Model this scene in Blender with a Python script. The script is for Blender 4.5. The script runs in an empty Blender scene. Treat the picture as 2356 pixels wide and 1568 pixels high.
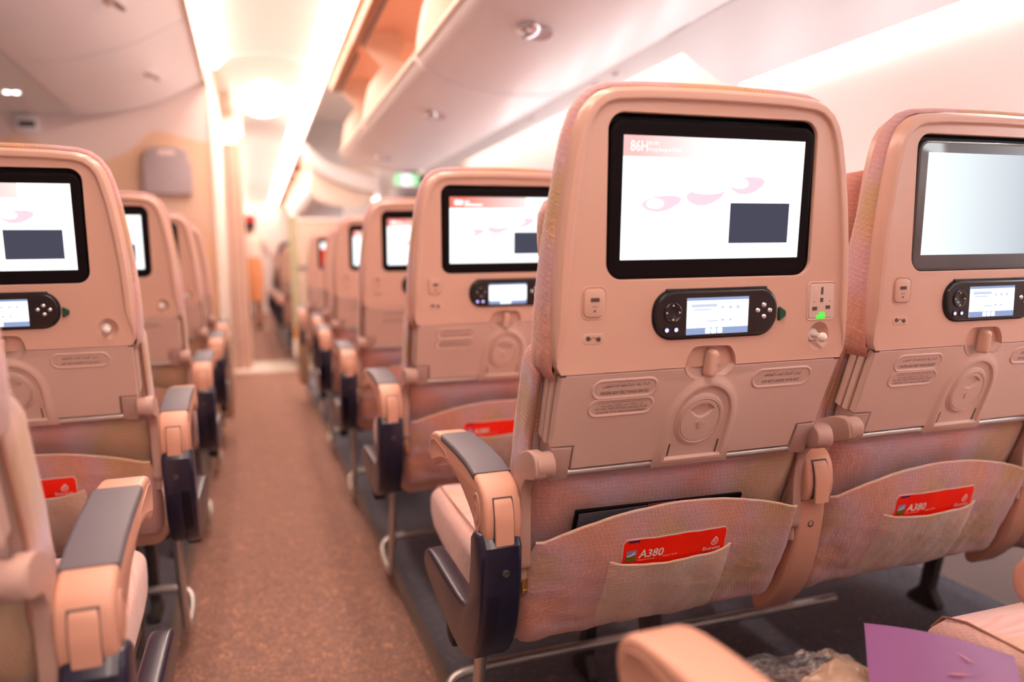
import bpy, bmesh, math, random
from math import sin, cos, pi, radians, sqrt, atan2, hypot
from mathutils import Vector, Matrix
from mathutils.geometry import tessellate_polygon
random.seed(7)
C = bpy.context.scene.collection

# ------------------------------------------------------------------ camera frame
CAM_H = 0.94
YAW, PITCH, ROLL = 0.3336, 0.1049, 0.0173
FPX = 1709.57
PSI = -0.0185            # the right-hand rows are turned a touch (tapering fuselage)
HX, HY = 0.5447, 0.8052   # nearest full seat on the right
LX, LY = -0.4128, 1.4725  # nearest full seat on the left
ROW = 0.82
ZS = 0.8047               # height of the seam between shell and tray
A1, A2, A3 = 0.051, 0.4032, 0.078   # lean of shell, tray and monitor

# ------------------------------------------------------------------ materials
def mk(name):
    m = bpy.data.materials.new(name); m.use_nodes = True
    nt = m.node_tree; b = nt.nodes['Principled BSDF']
    return m, nt, b
def plain(name, col, rough=.5, metal=0., spec=.5, coat=0., bump=0., bscale=300., var=0.):
    m, nt, b = mk(name)
    b.inputs['Base Color'].default_value = (*col, 1)
    b.inputs['Roughness'].default_value = rough
    b.inputs['Metallic'].default_value = metal
    b.inputs['Specular IOR Level'].default_value = spec
    b.inputs['Coat Weight'].default_value = coat
    tc = nt.nodes.new('ShaderNodeTexCoord')
    n = nt.nodes.new('ShaderNodeTexNoise'); n.inputs['Scale'].default_value = bscale
    nt.links.new(tc.outputs['Object'], n.inputs['Vector'])
    if bump:
        bp = nt.nodes.new('ShaderNodeBump'); bp.inputs['Strength'].default_value = bump
        bp.inputs['Distance'].default_value = .001
        nt.links.new(n.outputs['Fac'], bp.inputs['Height']); nt.links.new(bp.outputs['Normal'], b.inputs['Normal'])
    r = nt.nodes.new('ShaderNodeMapRange')
    r.inputs['To Min'].default_value = max(0, rough-.03); r.inputs['To Max'].default_value = min(1, rough+.03)
    nt.links.new(n.outputs['Fac'], r.inputs['Value']); nt.links.new(r.outputs['Result'], b.inputs['Roughness'])
    return m
def emit(name, col, s):
    m = bpy.data.materials.new(name); m.use_nodes = True
    nt = m.node_tree; nt.nodes.remove(nt.nodes['Principled BSDF'])
    e = nt.nodes.new('ShaderNodeEmission'); e.inputs['Color'].default_value = (*col, 1); e.inputs['Strength'].default_value = s
    nt.links.new(e.outputs[0], nt.nodes['Material Output'].inputs['Surface'])
    return m
def ramp(nt, stops):
    r = nt.nodes.new('ShaderNodeValToRGB'); el = r.color_ramp.elements
    el[0].position, el[0].color = stops[0][0], (*stops[0][1], 1)
    el[1].position, el[1].color = stops[-1][0], (*stops[-1][1], 1)
    for p, c in stops[1:-1]:
        e = el.new(p); e.color = (*c, 1)
    return r
def math_n(nt, op, a=None, b=None, va=0., vb=0.):
    n = nt.nodes.new('ShaderNodeMath'); n.operation = op
    n.inputs[0].default_value = va; n.inputs[1].default_value = vb
    if a is not None: nt.links.new(a, n.inputs[0])
    if b is not None: nt.links.new(b, n.inputs[1])
    return n.outputs[0]

def fabric(name, base=((.61,.30,.23),(.55,.33,.35),(.50,.31,.18)), dot=(.90,.30,.16), dots=True):
    """woven seat cloth: mauve to olive clouds, curved rows of orange dots"""
    m, nt, b = mk(name); L = nt.links.new
    tc = nt.nodes.new('ShaderNodeTexCoord'); sx = nt.nodes.new('ShaderNodeSeparateXYZ'); L(tc.outputs['Object'], sx.inputs[0])
    x, y, z = sx.outputs
    u = math_n(nt, 'ADD', x, math_n(nt, 'MULTIPLY', y, None, vb=.9))
    v = math_n(nt, 'ADD', z, math_n(nt, 'MULTIPLY', y, None, vb=-.35))
    cmb = nt.nodes.new('ShaderNodeCombineXYZ'); L(u, cmb.inputs[0]); L(v, cmb.inputs[1])
    big = nt.nodes.new('ShaderNodeTexNoise'); big.inputs['Scale'].default_value = 5.5; big.inputs['Detail'].default_value = 1.5
    L(cmb.outputs[0], big.inputs['Vector'])
    rp = ramp(nt, [(.40, base[0]), (.5, base[1]), (.60, base[2])]); L(big.outputs['Fac'], rp.inputs[0])
    # wavy warp of the dot rows
    wn = nt.nodes.new('ShaderNodeTexNoise'); wn.inputs['Scale'].default_value = 7.; wn.inputs['Detail'].default_value = 0
    mp = nt.nodes.new('ShaderNodeMapping'); mp.inputs['Scale'].default_value = (.7, 1.3, 1); mp.inputs['Location'].default_value = (3, 5, 0)
    L(cmb.outputs[0], mp.inputs[0]); L(mp.outputs[0], wn.inputs['Vector'])
    v2 = math_n(nt, 'ADD', v, math_n(nt, 'MULTIPLY', wn.outputs['Fac'], None, vb=.11))
    P = .0064
    rowi = math_n(nt, 'FLOOR', math_n(nt, 'DIVIDE', v2, None, vb=P))
    fv = math_n(nt, 'SUBTRACT', math_n(nt, 'FRACT', math_n(nt, 'DIVIDE', v2, None, vb=P)), None, vb=.5)
    uo = math_n(nt, 'ADD', math_n(nt, 'DIVIDE', u, None, vb=P), math_n(nt, 'MULTIPLY', rowi, None, vb=.5))
    fu = math_n(nt, 'SUBTRACT', math_n(nt, 'FRACT', uo), None, vb=.5)
    d = math_n(nt, 'SQRT', math_n(nt, 'ADD', math_n(nt, 'MULTIPLY', fv, fv), math_n(nt, 'MULTIPLY', fu, fu)))
    mask = nt.nodes.new('ShaderNodeMapRange'); mask.inputs['From Min'].default_value = .29; mask.inputs['From Max'].default_value = .17
    L(d, mask.inputs['Value'])
    # where the rows show
    gn = nt.nodes.new('ShaderNodeTexNoise'); gn.inputs['Scale'].default_value = 14; gn.inputs['Detail'].default_value = 1
    L(cmb.outputs[0], gn.inputs['Vector'])
    g = nt.nodes.new('ShaderNodeMapRange'); g.inputs['From Min'].default_value = .40; g.inputs['From Max'].default_value = .56
    L(gn.outputs['Fac'], g.inputs['Value'])
    f = math_n(nt, 'MULTIPLY', mask.outputs[0], g.outputs[0])
    f = math_n(nt, 'MULTIPLY', f, None, vb=.72 if dots else 0.)
    mix = nt.nodes.new('ShaderNodeMix'); mix.data_type = 'RGBA'
    L(f, mix.inputs['Factor']); L(rp.outputs[0], mix.inputs[6]); mix.inputs[7].default_value = (*dot, 1)
    # fine horizontal weave lines
    wv = nt.nodes.new('ShaderNodeTexWave'); wv.bands_direction = 'Y'; wv.inputs['Scale'].default_value = 42; wv.inputs['Distortion'].default_value = 3.5
    wv.inputs['Detail Scale'].default_value = .35
    L(cmb.outputs[0], wv.inputs['Vector'])
    mx2 = nt.nodes.new('ShaderNodeMix'); mx2.data_type = 'RGBA'; mx2.blend_type = 'MULTIPLY'
    L(mix.outputs[2], mx2.inputs[6])
    gr = ramp(nt, [(0, (.93,.925,.93)), (1, (1,1,1))]); L(wv.outputs['Fac'], gr.inputs[0]); L(gr.outputs[0], mx2.inputs[7]); mx2.inputs['Factor'].default_value = 1
    L(mx2.outputs[2], b.inputs['Base Color'])
    b.inputs['Roughness'].default_value = .85; b.inputs['Sheen Weight'].default_value = .25; b.inputs['Specular IOR Level'].default_value = .25
    fn = nt.nodes.new('ShaderNodeTexNoise'); fn.inputs['Scale'].default_value = 55; fn.inputs['Detail'].default_value = 6
    L(tc.outputs['Object'], fn.inputs['Vector'])
    bp = nt.nodes.new('ShaderNodeBump'); bp.inputs['Strength'].default_value = .55; bp.inputs['Distance'].default_value = .004
    hgt = math_n(nt, 'ADD', fn.outputs['Fac'], math_n(nt, 'MULTIPLY', mask.outputs[0], None, vb=.12))
    L(hgt, bp.inputs['Height']); L(bp.outputs['Normal'], b.inputs['Normal'])
    return m

M = {}
M['shell'] = plain('beige_plastic', (.60,.365,.285), .29, spec=.6, bump=.04, bscale=900)
M['tray'] = plain('tray_plastic', (.62,.435,.37), .42, bump=.06, bscale=900)
M['beige'] = plain('armrest_plastic', (.62,.315,.222), .42, bump=.05, bscale=900)
M['bracket'] = plain('bracket_plastic', (.44,.29,.255), .5)
M['arm_grey'] = plain('tray_arm_plastic', (.44,.27,.225), .48)
M['pad'] = plain('grey_pad', (.118,.100,.118), .55, bump=.1, bscale=700)
M['navy'] = plain('navy_plastic', (.012,.011,.030), .34, coat=.15)
M['black'] = plain('black_gloss', (.012,.010,.011), .22)
M['bezel'] = plain('black_bezel', (.010,.007,.008), .40, spec=.03)
M['bezel_gloss'] = plain('glossy_bezel', (.03,.03,.032), .3, spec=.6, coat=.8)  # lighter, glossier copy of the bezel, standing in for glare
M['jet'] = plain('black_matte', (.006,.006,.006), .6)
M['silver'] = plain('satin_metal', (.55,.52,.50), .38, metal=.85)
M['dark_metal'] = plain('dark_metal', (.06,.05,.048), .5, metal=.3)
M['brass'] = plain('brass', (.55,.30,.10), .35, metal=.9)
M['chrome'] = plain('chrome', (.8,.8,.86), .12, metal=1.)
M['white'] = plain('white_plastic', (.75,.68,.64), .3)
M['ink'] = plain('dark_print', (.07,.05,.045), .7)
M['cream_ink'] = plain('cream_print', (.85,.72,.66), .6)
M['green'] = plain('green_tab', (.008,.06,.03), .4)
M['fabric'] = fabric('seat_fabric')
M['fabric2'] = fabric('seat_fabric_tan', ((.68,.48,.36),(.64,.49,.44),(.60,.45,.28)))
M['fabric3'] = fabric('seat_fabric_grey', ((.55,.29,.26),(.54,.38,.44),(.48,.32,.21)))
M['cushion'] = fabric('seat_cushion_cloth', ((.86,.56,.50),(.84,.55,.52),(.80,.50,.39)))
M['piping'] = plain('piping', (.36,.16,.11), .8)
M['red'] = plain('red_card', (1.,.014,.0), .4)
M['card_edge'] = plain('card_edge', (.75,.6,.55), .5)
M['purple'] = plain('purple_paper', (.26,.095,.25), .42, bump=.1, bscale=30)
M['violet'] = plain('dark_violet', (.05,.01,.09), .5)
M['sky'] = plain('photo_sky', (.22,.25,.50), .5)
M['grass'] = plain('photo_grass', (.13,.14,.01), .5)
M['bin'] = plain('bin_white', (.91,.885,.915), .36, bump=.03, bscale=500)
M['bin_in'] = plain('bin_interior', (.92,.58,.44), .6)
M['bin_frame_shaded'] = plain('bin_frame_shaded', (.42,.20,.12), .6)  # shadow under the bin edge put into this dark colour
M['bin_edge'] = plain('bin_edge', (.92,.78,.68), .5)
M['rail'] = plain('rail_grey', (.76,.76,.78), .45)
M['wall'] = plain('wall_peach', (.86,.72,.68), .6, bump=.02)
M['ceil'] = plain('ceiling_panel', (.94,.91,.90), .55)
M['lilac'] = plain('lilac_grey', (.44,.36,.38), .5)
M['latch_cup_shade'] = plain('latch_recess', (.62,.53,.55), .5)  # bin plastic darkened to stand in for shade inside the recess
M['strip_lamp'] = emit('ceiling_lamp', (1., .765, .64), 12.5)
M['dome_lamp'] = emit('dome_lamp', (1., .86, .76), 14)
M['wash_lamp'] = emit('wash_lamp', (1., .93, .87), 6.5)
M['cove_lamp'] = emit('cove_lamp', (1., .95, .91), 42)
M['scr_white'] = emit('screen_white', (.97, 1., 1.), 1.25)
M['scr_dark'] = emit('screen_dark', (.068, .066, .098), .75)
M['scr_pink'] = emit('screen_pink', (1., .70, .80), .74)
M['scr_text'] = emit('screen_text', (1., .97, .97), .9)
M['scr_red'] = emit('screen_red', (.9, .05, .03), .75)
M['scr_ui'] = emit('screen_blue', (.30, .38, .62), .74)
M['scr_pale'] = emit('screen_pale', (.62, .66, .80), .74)
M['led_green'] = emit('led_green', (.05, 1., .04), 1.4)
M['led_white'] = emit('led_white', (.55, .5, 1.), 1.5)
M['exit_green'] = emit('exit_green', (.42, 1., .48), .9)
M['exit_white'] = emit('exit_white', (1., 1., 1.), 1.3)
M['read_lamp'] = emit('reading_lamp', (.95, 1., .9), 6.)
M['daylight'] = emit('window_daylight', (.92, .97, 1.), 8.8)

def banner_mat(name, c0, c1, f0=-.09, f1=.06):
    m = bpy.data.materials.new(name); m.use_nodes = True; nt = m.node_tree; nt.nodes.remove(nt.nodes['Principled BSDF'])
    e = nt.nodes.new('ShaderNodeEmission'); L = nt.links.new
    tc = nt.nodes.new('ShaderNodeTexCoord'); sx = nt.nodes.new('ShaderNodeSeparateXYZ'); L(tc.outputs['Object'], sx.inputs[0])
    r = nt.nodes.new('ShaderNodeMapRange'); r.inputs['From Min'].default_value = f0; r.inputs['From Max'].default_value = f1
    L(sx.outputs[0], r.inputs['Value']); rp = ramp(nt, [(0, c0), (1, c1)]); L(r.outputs[0], rp.inputs[0])
    L(rp.outputs[0], e.inputs['Color']); e.inputs['Strength'].default_value = .74
    L(e.outputs[0], nt.nodes['Material Output'].inputs['Surface'])
    return m
M['scr_banner'] = banner_mat('screen_banner', (1., .56, .54), (1.36, 1.36, 1.36), -.11, .06)
M['scr_banner2'] = banner_mat('screen_banner_red', (1., .22, .16), (1.1, .9, .88), -.10, .06)
M['scr_glare'] = banner_mat('screen_glare', (.92, 1.0, 1.02), (.44, .46, .54), -.10, .14)  # glare painted into the screen's glow, strongest on the left

def plastic_film():
    m = bpy.data.materials.new('clear_film'); m.use_nodes = True; nt = m.node_tree; nt.nodes.remove(nt.nodes['Principled BSDF']); L = nt.links.new
    t = nt.nodes.new('ShaderNodeBsdfTransparent'); t.inputs['Color'].default_value = (.93, .90, .88, 1)
    g = nt.nodes.new('ShaderNodeBsdfGlossy'); g.inputs['Roughness'].default_value = .12
    lw = nt.nodes.new('ShaderNodeLayerWeight'); lw.inputs['Blend'].default_value = .35
    tc = nt.nodes.new('ShaderNodeTexCoord'); n = nt.nodes.new('ShaderNodeTexNoise'); n.inputs['Scale'].default_value = 60; n.inputs['Detail'].default_value = 3; n.inputs['Distortion'].default_value = 1.5
    L(tc.outputs['Object'], n.inputs['Vector'])
    bp = nt.nodes.new('ShaderNodeBump'); bp.inputs['Strength'].default_value = .6; bp.inputs['Distance'].default_value = .006
    L(n.outputs['Fac'], bp.inputs['Height']); L(bp.outputs['Normal'], g.inputs['Normal'])
    f = math_n(nt, 'ADD', math_n(nt, 'MULTIPLY', lw.outputs['Fresnel'], None, vb=.45), None, vb=.04)
    mx = nt.nodes.new('ShaderNodeMixShader'); L(f, mx.inputs[0]); L(t.outputs[0], mx.inputs[1]); L(g.outputs[0], mx.inputs[2])
    L(mx.outputs[0], nt.nodes['Material Output'].inputs['Surface'])
    return m
M['film'] = plastic_film()

def carpet(nm, base, fleck):
    m, nt, b = mk(nm); L = nt.links.new
    tc = nt.nodes.new('ShaderNodeTexCoord')
    n = nt.nodes.new('ShaderNodeTexNoise'); n.inputs['Scale'].default_value = 52; n.inputs['Detail'].default_value = 0; n.inputs['Distortion'].default_value = 1.6
    L(tc.outputs['Object'], n.inputs['Vector'])
    a = math_n(nt, 'ABSOLUTE', math_n(nt, 'SUBTRACT', n.outputs['Fac'], None, vb=.5))
    mr = nt.nodes.new('ShaderNodeMapRange'); mr.inputs['From Min'].default_value = .040; mr.inputs['From Max'].default_value = .016
    L(a, mr.inputs['Value'])
    vo = nt.nodes.new('ShaderNodeTexNoise'); vo.inputs['Scale'].default_value = 75; L(tc.outputs['Object'], vo.inputs['Vector'])
    g = nt.nodes.new('ShaderNodeMapRange'); g.inputs['From Min'].default_value = .36; g.inputs['From Max'].default_value = .44
    L(vo.outputs['Fac'], g.inputs['Value'])
    f = math_n(nt, 'MULTIPLY', math_n(nt, 'MULTIPLY', mr.outputs[0], g.outputs[0]), None, vb=.8)
    mix = nt.nodes.new('ShaderNodeMix'); mix.data_type = 'RGBA'; L(f, mix.inputs['Factor'])
    mix.inputs[6].default_value = (*base, 1); mix.inputs[7].default_value = (*fleck, 1)
    L(mix.outputs[2], b.inputs['Base Color']); b.inputs['Roughness'].default_value = .95; b.inputs['Specular IOR Level'].default_value = .1
    fn = nt.nodes.new('ShaderNodeTexNoise'); fn.inputs['Scale'].default_value = 400; L(tc.outputs['Object'], fn.inputs['Vector'])
    bp = nt.nodes.new('ShaderNodeBump'); bp.inputs['Strength'].default_value = .5; bp.inputs['Distance'].default_value = .003
    L(fn.outputs['Fac'], bp.inputs['Height']); L(bp.outputs['Normal'], b.inputs['Normal'])
    return m
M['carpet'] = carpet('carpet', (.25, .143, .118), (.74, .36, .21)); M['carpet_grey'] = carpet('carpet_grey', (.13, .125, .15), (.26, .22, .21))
M['carpet_rail'] = plain('track_cover', (.16,.105,.08), .8)
M['vinyl'] = plain('vinyl_floor', (.55,.44,.36), .5)

def dune_wall():
    m, nt, b = mk('bulkhead_pattern'); L = nt.links.new
    tc = nt.nodes.new('ShaderNodeTexCoord'); sx = nt.nodes.new('ShaderNodeSeparateXYZ'); L(tc.outputs['Object'], sx.inputs[0])
    w = nt.nodes.new('ShaderNodeTexNoise'); w.inputs['Scale'].default_value = 2.6; w.inputs['Detail'].default_value = 0
    L(tc.outputs['Object'], w.inputs['Vector'])
    v = math_n(nt, 'ADD', sx.outputs[2], math_n(nt, 'MULTIPLY', w.outputs['Fac'], None, vb=.55))
    r = nt.nodes.new('ShaderNodeMapRange'); r.inputs['From Min'].default_value = .0; r.inputs['From Max'].default_value = 2.4
    L(v, r.inputs['Value'])
    rp = ramp(nt, [(0., (.62,.36,.24)), (.42, (.72,.42,.26)), (.56, (.78,.46,.27)), (.62, (.78,.54,.42)), (.70, (.82,.55,.38)), (.79, (.82,.55,.38)), (.80, (.84,.69,.65)), (1., (.85,.72,.69))])
    L(r.outputs[0], rp.inputs[0]); L(rp.outputs[0], b.inputs['Base Color']); b.inputs['Roughness'].default_value = .6
    return m
M['dune'] = dune_wall()
M['curtain'] = plain('curtain_cloth', (.72,.50,.41), .9, bump=.3, bscale=80)
M['paper'] = plain('cream_paper', (.62,.42,.29), .8, bump=.2, bscale=60)
M['skin'] = plain('skin', (.42,.20,.11), .55)
M['stocking'] = plain('stocking', (.30,.09,.04), .6)
M['jacket'] = plain('cream_jacket', (.80,.60,.50), .8)
M['skirt'] = plain('tan_skirt', (.70,.26,.11), .85)
M['hat'] = plain('red_hat', (.55,.005,.012), .7)
M['hair'] = plain('dark_hair', (.03,.012,.008), .6)
M['shoe'] = plain('dark_red_shoe', (.10,.012,.008), .35)
M['shirt'] = plain('mauve_shirt', (.34,.24,.22), .8)

# ------------------------------------------------------------------ mesh helpers
def idf(x, y, z): return (x, y, z)
def shellF(u, v, d=0.): return (u, -v*sin(A1) - d*cos(A1), ZS + v*cos(A1) - d*sin(A1))
def trayF(u, v, d=0.): return (u, -v*sin(A2) - d*cos(A2), ZS + v*cos(A2) - d*sin(A2))
V1 = .1369
def monF(u, v, d=0.):
    y0, z0 = -V1*sin(A1), ZS + V1*cos(A1); w = v - V1; d = d - .005
    return (u, y0 - w*sin(A3) - d*cos(A3), z0 + w*cos(A3) - d*sin(A3))
def backF(u, v, t):
    """cushion space: v up the back, t 0 (at the shell) .. 1 (front face)"""
    D = .095 if v <= 0 else max(.040, .095 - .26*v + .25*v*v)
    return shellF(u, v, -.014 - t*(D-.014))

class MB:
    def __init__(s): s.bm = bmesh.new()
    def poly(s, pts):
        vs = [s.bm.verts.new(p) for p in pts]
        try: s.bm.faces.new(vs)
        except ValueError: pass
        return s
    def loft(s, rings, closed=True, cap0=True, cap1=True):
        R = [[s.bm.verts.new(p) for p in r] for r in rings]; n = len(R[0])
        for a, b in zip(R, R[1:]):
            for i in range(n if closed else n-1):
                j = (i+1) % n
                try: s.bm.faces.new((a[i], a[j], b[j], b[i]))
                except ValueError: pass
        if cap0: s.bm.faces.new(R[0][::-1])
        if cap1: s.bm.faces.new(R[-1])
        return R
    def box(s, x0, x1, y0, y1, z0, z1, F=idf, bev=0., seg=2):
        bm2 = bmesh.new(); bmesh.ops.create_cube(bm2, size=1)
        for v in bm2.verts:
            v.co = Vector(((x0+x1)/2 + v.co.x*(x1-x0), (y0+y1)/2 + v.co.y*(y1-y0), (z0+z1)/2 + v.co.z*(z1-z0)))
        if bev: bmesh.ops.bevel(bm2, geom=bm2.edges[:], offset=bev, segments=seg, profile=.5, affect='EDGES')
        for v in bm2.verts: v.co = Vector(F(*v.co))
        s.add(bm2); return s
    def add(s, bm2):
        me = bpy.data.meshes.new('tmp'); bm2.to_mesh(me); bm2.free(); s.bm.from_mesh(me); bpy.data.meshes.remove(me); return s
    def prism(s, pts, a0, a1, F, bev=0., seg=3):
        """2D outline pts extruded a0..a1; F(p, q, a) -> xyz; rounded rims"""
        n = len(pts)
        if bev:
            lay = [(bev*(1-cos(k*pi/2/seg)), bev*(1-sin(k*pi/2/seg))) for k in range(seg+1)]   # (inset?, depth)
            rings = []
            for k in range(seg, -1, -1):
                o = bev*(1-cos(k*pi/2/seg)); dd = bev*(1-sin(k*pi/2/seg))
                rings.append(([q for q in offset(pts, o)], a0+dd))
            for k in range(0, seg+1):
                o = bev*(1-cos(k*pi/2/seg)); dd = bev*(1-sin(k*pi/2/seg))
                rings.append(([q for q in offset(pts, o)], a1-dd))
        else: rings = [(pts, a0), (pts, a1)]
        s.loft([[F(p[0], p[1], a) for p in r] for r, a in rings]); return s
    def slab(s, pts, layers, F, cap0=True, cap1=True, wt=None):
        """layers of (inset, depth) over a 2D outline mapped by F(u, v, d)"""
        rings = []
        for o, d in layers:
            q = offset(pts, o, wt); rings.append([F(p[0], p[1], d) for p in q])
        return s.loft(rings, True, cap0, cap1)
    def tube(s, path, r, n=10, rr=None, cap=True):
        P = [Vector(p) for p in path]; rings = []; prev = None
        for i, p in enumerate(P):
            t = (P[min(i+1, len(P)-1)] - P[max(i-1, 0)]).normalized()
            if prev is None:
                a = Vector((0, 0, 1)) if abs(t.z) < .9 else Vector((1, 0, 0)); nx = t.cross(a).normalized()
            else: nx = (prev - t*prev.dot(t)).normalized()
            prev = nx; ny = t.cross(nx); rad = rr[i] if rr else r
            rings.append([p + nx*cos(2*pi*k/n)*rad + ny*sin(2*pi*k/n)*rad for k in range(n)])
        s.loft(rings, True, cap, cap); return s
    def ball(s, c, r, F=idf, nu=16, nv=10, v0=-pi/2, v1=pi/2):
        if not hasattr(r, '__len__'): r = (r, r, r)
        rings = []
        for j in range(nv+1):
            ph = v0 + (v1-v0)*j/nv; cr = max(cos(ph), .004)
            rings.append([F(c[0]+r[0]*cr*cos(2*pi*i/nu), c[1]+r[1]*cr*sin(2*pi*i/nu), c[2]+r[2]*sin(ph)) for i in range(nu)])
        s.loft(rings); return s
    def disc(s, cu, cv, prof, F, n=28, ru=1., rv=1., cap0=True, cap1=True):
        """lathe in a (u,v,d) frame: prof is (radius, depth)"""
        s.loft([[F(cu+ru*max(r, 1e-5)*cos(2*pi*i/n), cv+rv*max(r, 1e-5)*sin(2*pi*i/n), d) for i in range(n)] for r, d in prof], True, cap0, cap1); return s
    def mesh(s, name, mat, smooth=True, ang=.6, sub=0, solid=0.):
        bmesh.ops.remove_doubles(s.bm, verts=s.bm.verts, dist=1e-6)
        bmesh.ops.recalc_face_normals(s.bm, faces=s.bm.faces)
        me = bpy.data.meshes.new(name); s.bm.to_mesh(me); s.bm.free()
        for p in me.polygons: p.use_smooth = smooth
        if smooth and ang:
            try: me.set_sharp_from_angle(angle=ang)
            except Exception: pass
        me.materials.append(M[mat] if isinstance(mat, str) else mat)
        return me

def area(pts): return .5*sum(pts[i][0]*pts[(i+1) % len(pts)][1] - pts[(i+1) % len(pts)][0]*pts[i][1] for i in range(len(pts)))
def offset(pts, o, wt=None):
    if abs(o) < 1e-9: return list(pts)
    sg = 1 if area(pts) > 0 else -1; n = len(pts); out = []
    for i in range(n):
        p, a, b = pts[i], pts[i-1], pts[(i+1) % n]
        d1 = (p[0]-a[0], p[1]-a[1]); d2 = (b[0]-p[0], b[1]-p[1])
        l1 = hypot(*d1) or 1e-9; l2 = hypot(*d2) or 1e-9
        n1 = (-d1[1]/l1*sg, d1[0]/l1*sg); n2 = (-d2[1]/l2*sg, d2[0]/l2*sg)
        m = (n1[0]+n2[0], n1[1]+n2[1]); ml = hypot(*m) or 1e-9; m = (m[0]/ml, m[1]/ml)
        k = 1/max(.45, m[0]*n1[0]+m[1]*n1[1]); w = wt(p) if wt else 1.
        out.append((p[0]+m[0]*o*k*w, p[1]+m[1]*o*k*w))
    return out
def rrect(u0, u1, v0, v1, r, n=6):
    pts = []
    for cx, cy, a0 in ((u1-r, v0+r, -pi/2), (u1-r, v1-r, 0), (u0+r, v1-r, pi/2), (u0+r, v0+r, pi)):
        for k in range(n+1):
            a = a0 + pi/2*k/n; pts.append((cx+r*cos(a), cy+r*sin(a)))
    return pts
def smooth_path(pts, it=2, closed=True):
    for _ in range(it):
        q = []; n = len(pts)
        for i in range(n if closed else n-1):
            a, b = pts[i], pts[(i+1) % n]
            q += [tuple(a[k]*.75+b[k]*.25 for k in range(len(a))), tuple(a[k]*.25+b[k]*.75 for k in range(len(a)))]
        if not closed: q = [pts[0]] + q + [pts[-1]]
        pts = q
    return pts
def rounded(pts, r, n=4):
    """round every corner of a polygon by radius-like distance r (number or list)"""
    out = []; N = len(pts)
    for i in range(N):
        p, a, b = Vector(pts[i]), Vector(pts[i-1]), Vector(pts[(i+1) % N])
        rr = r[i] if hasattr(r, '__len__') else r
        la, lb = (a-p).length, (b-p).length; rr = min(rr, la*.45, lb*.45)
        if rr < 1e-5: out.append(tuple(p)); continue
        s, e = p+(a-p).normalized()*rr, p+(b-p).normalized()*rr
        for k in range(n+1):
            t = k/n; out.append(tuple(s*(1-t)**2 + p*2*t*(1-t) + e*t*t))
    return out

def obj(name, me, parent=None, loc=None, label=None, kind=None):
    o = bpy.data.objects.new(name, me); C.objects.link(o)
    if parent: o.parent = parent
    if loc: o.location = loc
    if label: o['label'] = label
    if kind: o['kind'] = kind
    return o
def thing(name, label, cat, loc=(0,0,0), rz=0., group=None):
    o = bpy.data.objects.new(name, None); C.objects.link(o); o.empty_display_size = .05
    o.location = loc; o.rotation_euler = (0,0,rz); o['label'] = label; o['category'] = cat
    if group: o['group'] = group
    return o
def tag(o, label, cat, group=None):
    o['label'] = label; o['category'] = cat
    if group: o['group'] = group
    return o
def struct(name, me, **k): return obj(name, me, kind='structure', **k)

# ------------------------------------------------------------------ lettering
AR = {'ا':'ﺍﺎ','أ':'ﺃﺄ','إ':'ﺇﺈ','د':'ﺩﺪ','ذ':'ﺫﺬ','ر':'ﺭﺮ','ز':'ﺯﺰ','و':'ﻭﻮ','ة':'ﺓﺔ','ى':'ﻯﻰ','ء':'ﺀ',
      'ب':'ﺏﺐﺑﺒ','ت':'ﺕﺖﺗﺘ','ث':'ﺙﺚﺛﺜ','ج':'ﺝﺞﺟﺠ','ح':'ﺡﺢﺣﺤ','خ':'ﺥﺦﺧﺨ','س':'ﺱﺲﺳﺴ','ش':'ﺵﺶﺷﺸ','ص':'ﺹﺺﺻﺼ','ض':'ﺽﺾﺿﻀ','ط':'ﻁﻂﻃﻄ','ظ':'ﻅﻆﻇﻈ',
      'ع':'ﻉﻊﻋﻌ','غ':'ﻍﻎﻏﻐ','ف':'ﻑﻒﻓﻔ','ق':'ﻕﻖﻗﻘ','ك':'ﻙﻚﻛﻜ','ل':'ﻝﻞﻟﻠ','م':'ﻡﻢﻣﻤ','ن':'ﻥﻦﻧﻨ','ه':'ﻩﻪﻫﻬ','ي':'ﻱﻲﻳﻴ'}
def arabic(s):
    out = []
    for w in s.split(' '):
        g = []
        for i, c in enumerate(w):
            f = AR.get(c)
            if not f: g.append(c); continue
            pv = i > 0 and len(AR.get(w[i-1], '')) == 4
            nx = i < len(w)-1 and w[i+1] in AR and w[i+1] != 'ء' and len(f) == 4
            if len(f) == 1: g.append(f)
            elif len(f) == 2: g.append(f[1] if pv else f[0])
            else: g.append(f[3] if pv and nx else f[1] if pv else f[2] if nx else f[0])
        out.append(''.join(g[::-1]))
    return ' '.join(out[::-1])
def text_mesh(items, F, name, mat, ext=.00015):
    """items: (string, u, v, width, height, shear); centred on (u, v), fitted to the width"""
    bm = bmesh.new()
    for s, u, v, w, h, sh, *bo in items:
        c = bpy.data.curves.new('txt', 'FONT'); c.body = s; c.size = 1; c.resolution_u = 2; c.shear = sh; c.offset = bo[0] if bo else 0
        o = bpy.data.objects.new('txt', c); C.objects.link(o)
        dg = bpy.context.evaluated_depsgraph_get(); me = bpy.data.meshes.new_from_object(o.evaluated_get(dg))
        if len(me.vertices):
            xs = [q.co.x for q in me.vertices]; ys = [q.co.y for q in me.vertices]
            x0, x1, y0, y1 = min(xs), max(xs), min(ys), max(ys)
            for q in me.vertices:
                q.co = Vector(F(u + ((q.co.x-x0)/(x1-x0) - .5)*w, v + ((q.co.y-y0)/(y1-y0) - .5)*h, ext))
            bm.from_mesh(me)
        bpy.data.meshes.remove(me); bpy.data.objects.remove(o); bpy.data.curves.remove(c)
    me = bpy.data.meshes.new(name); bm.to_mesh(me); bm.free(); me.materials.append(M[mat]); return me

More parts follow.
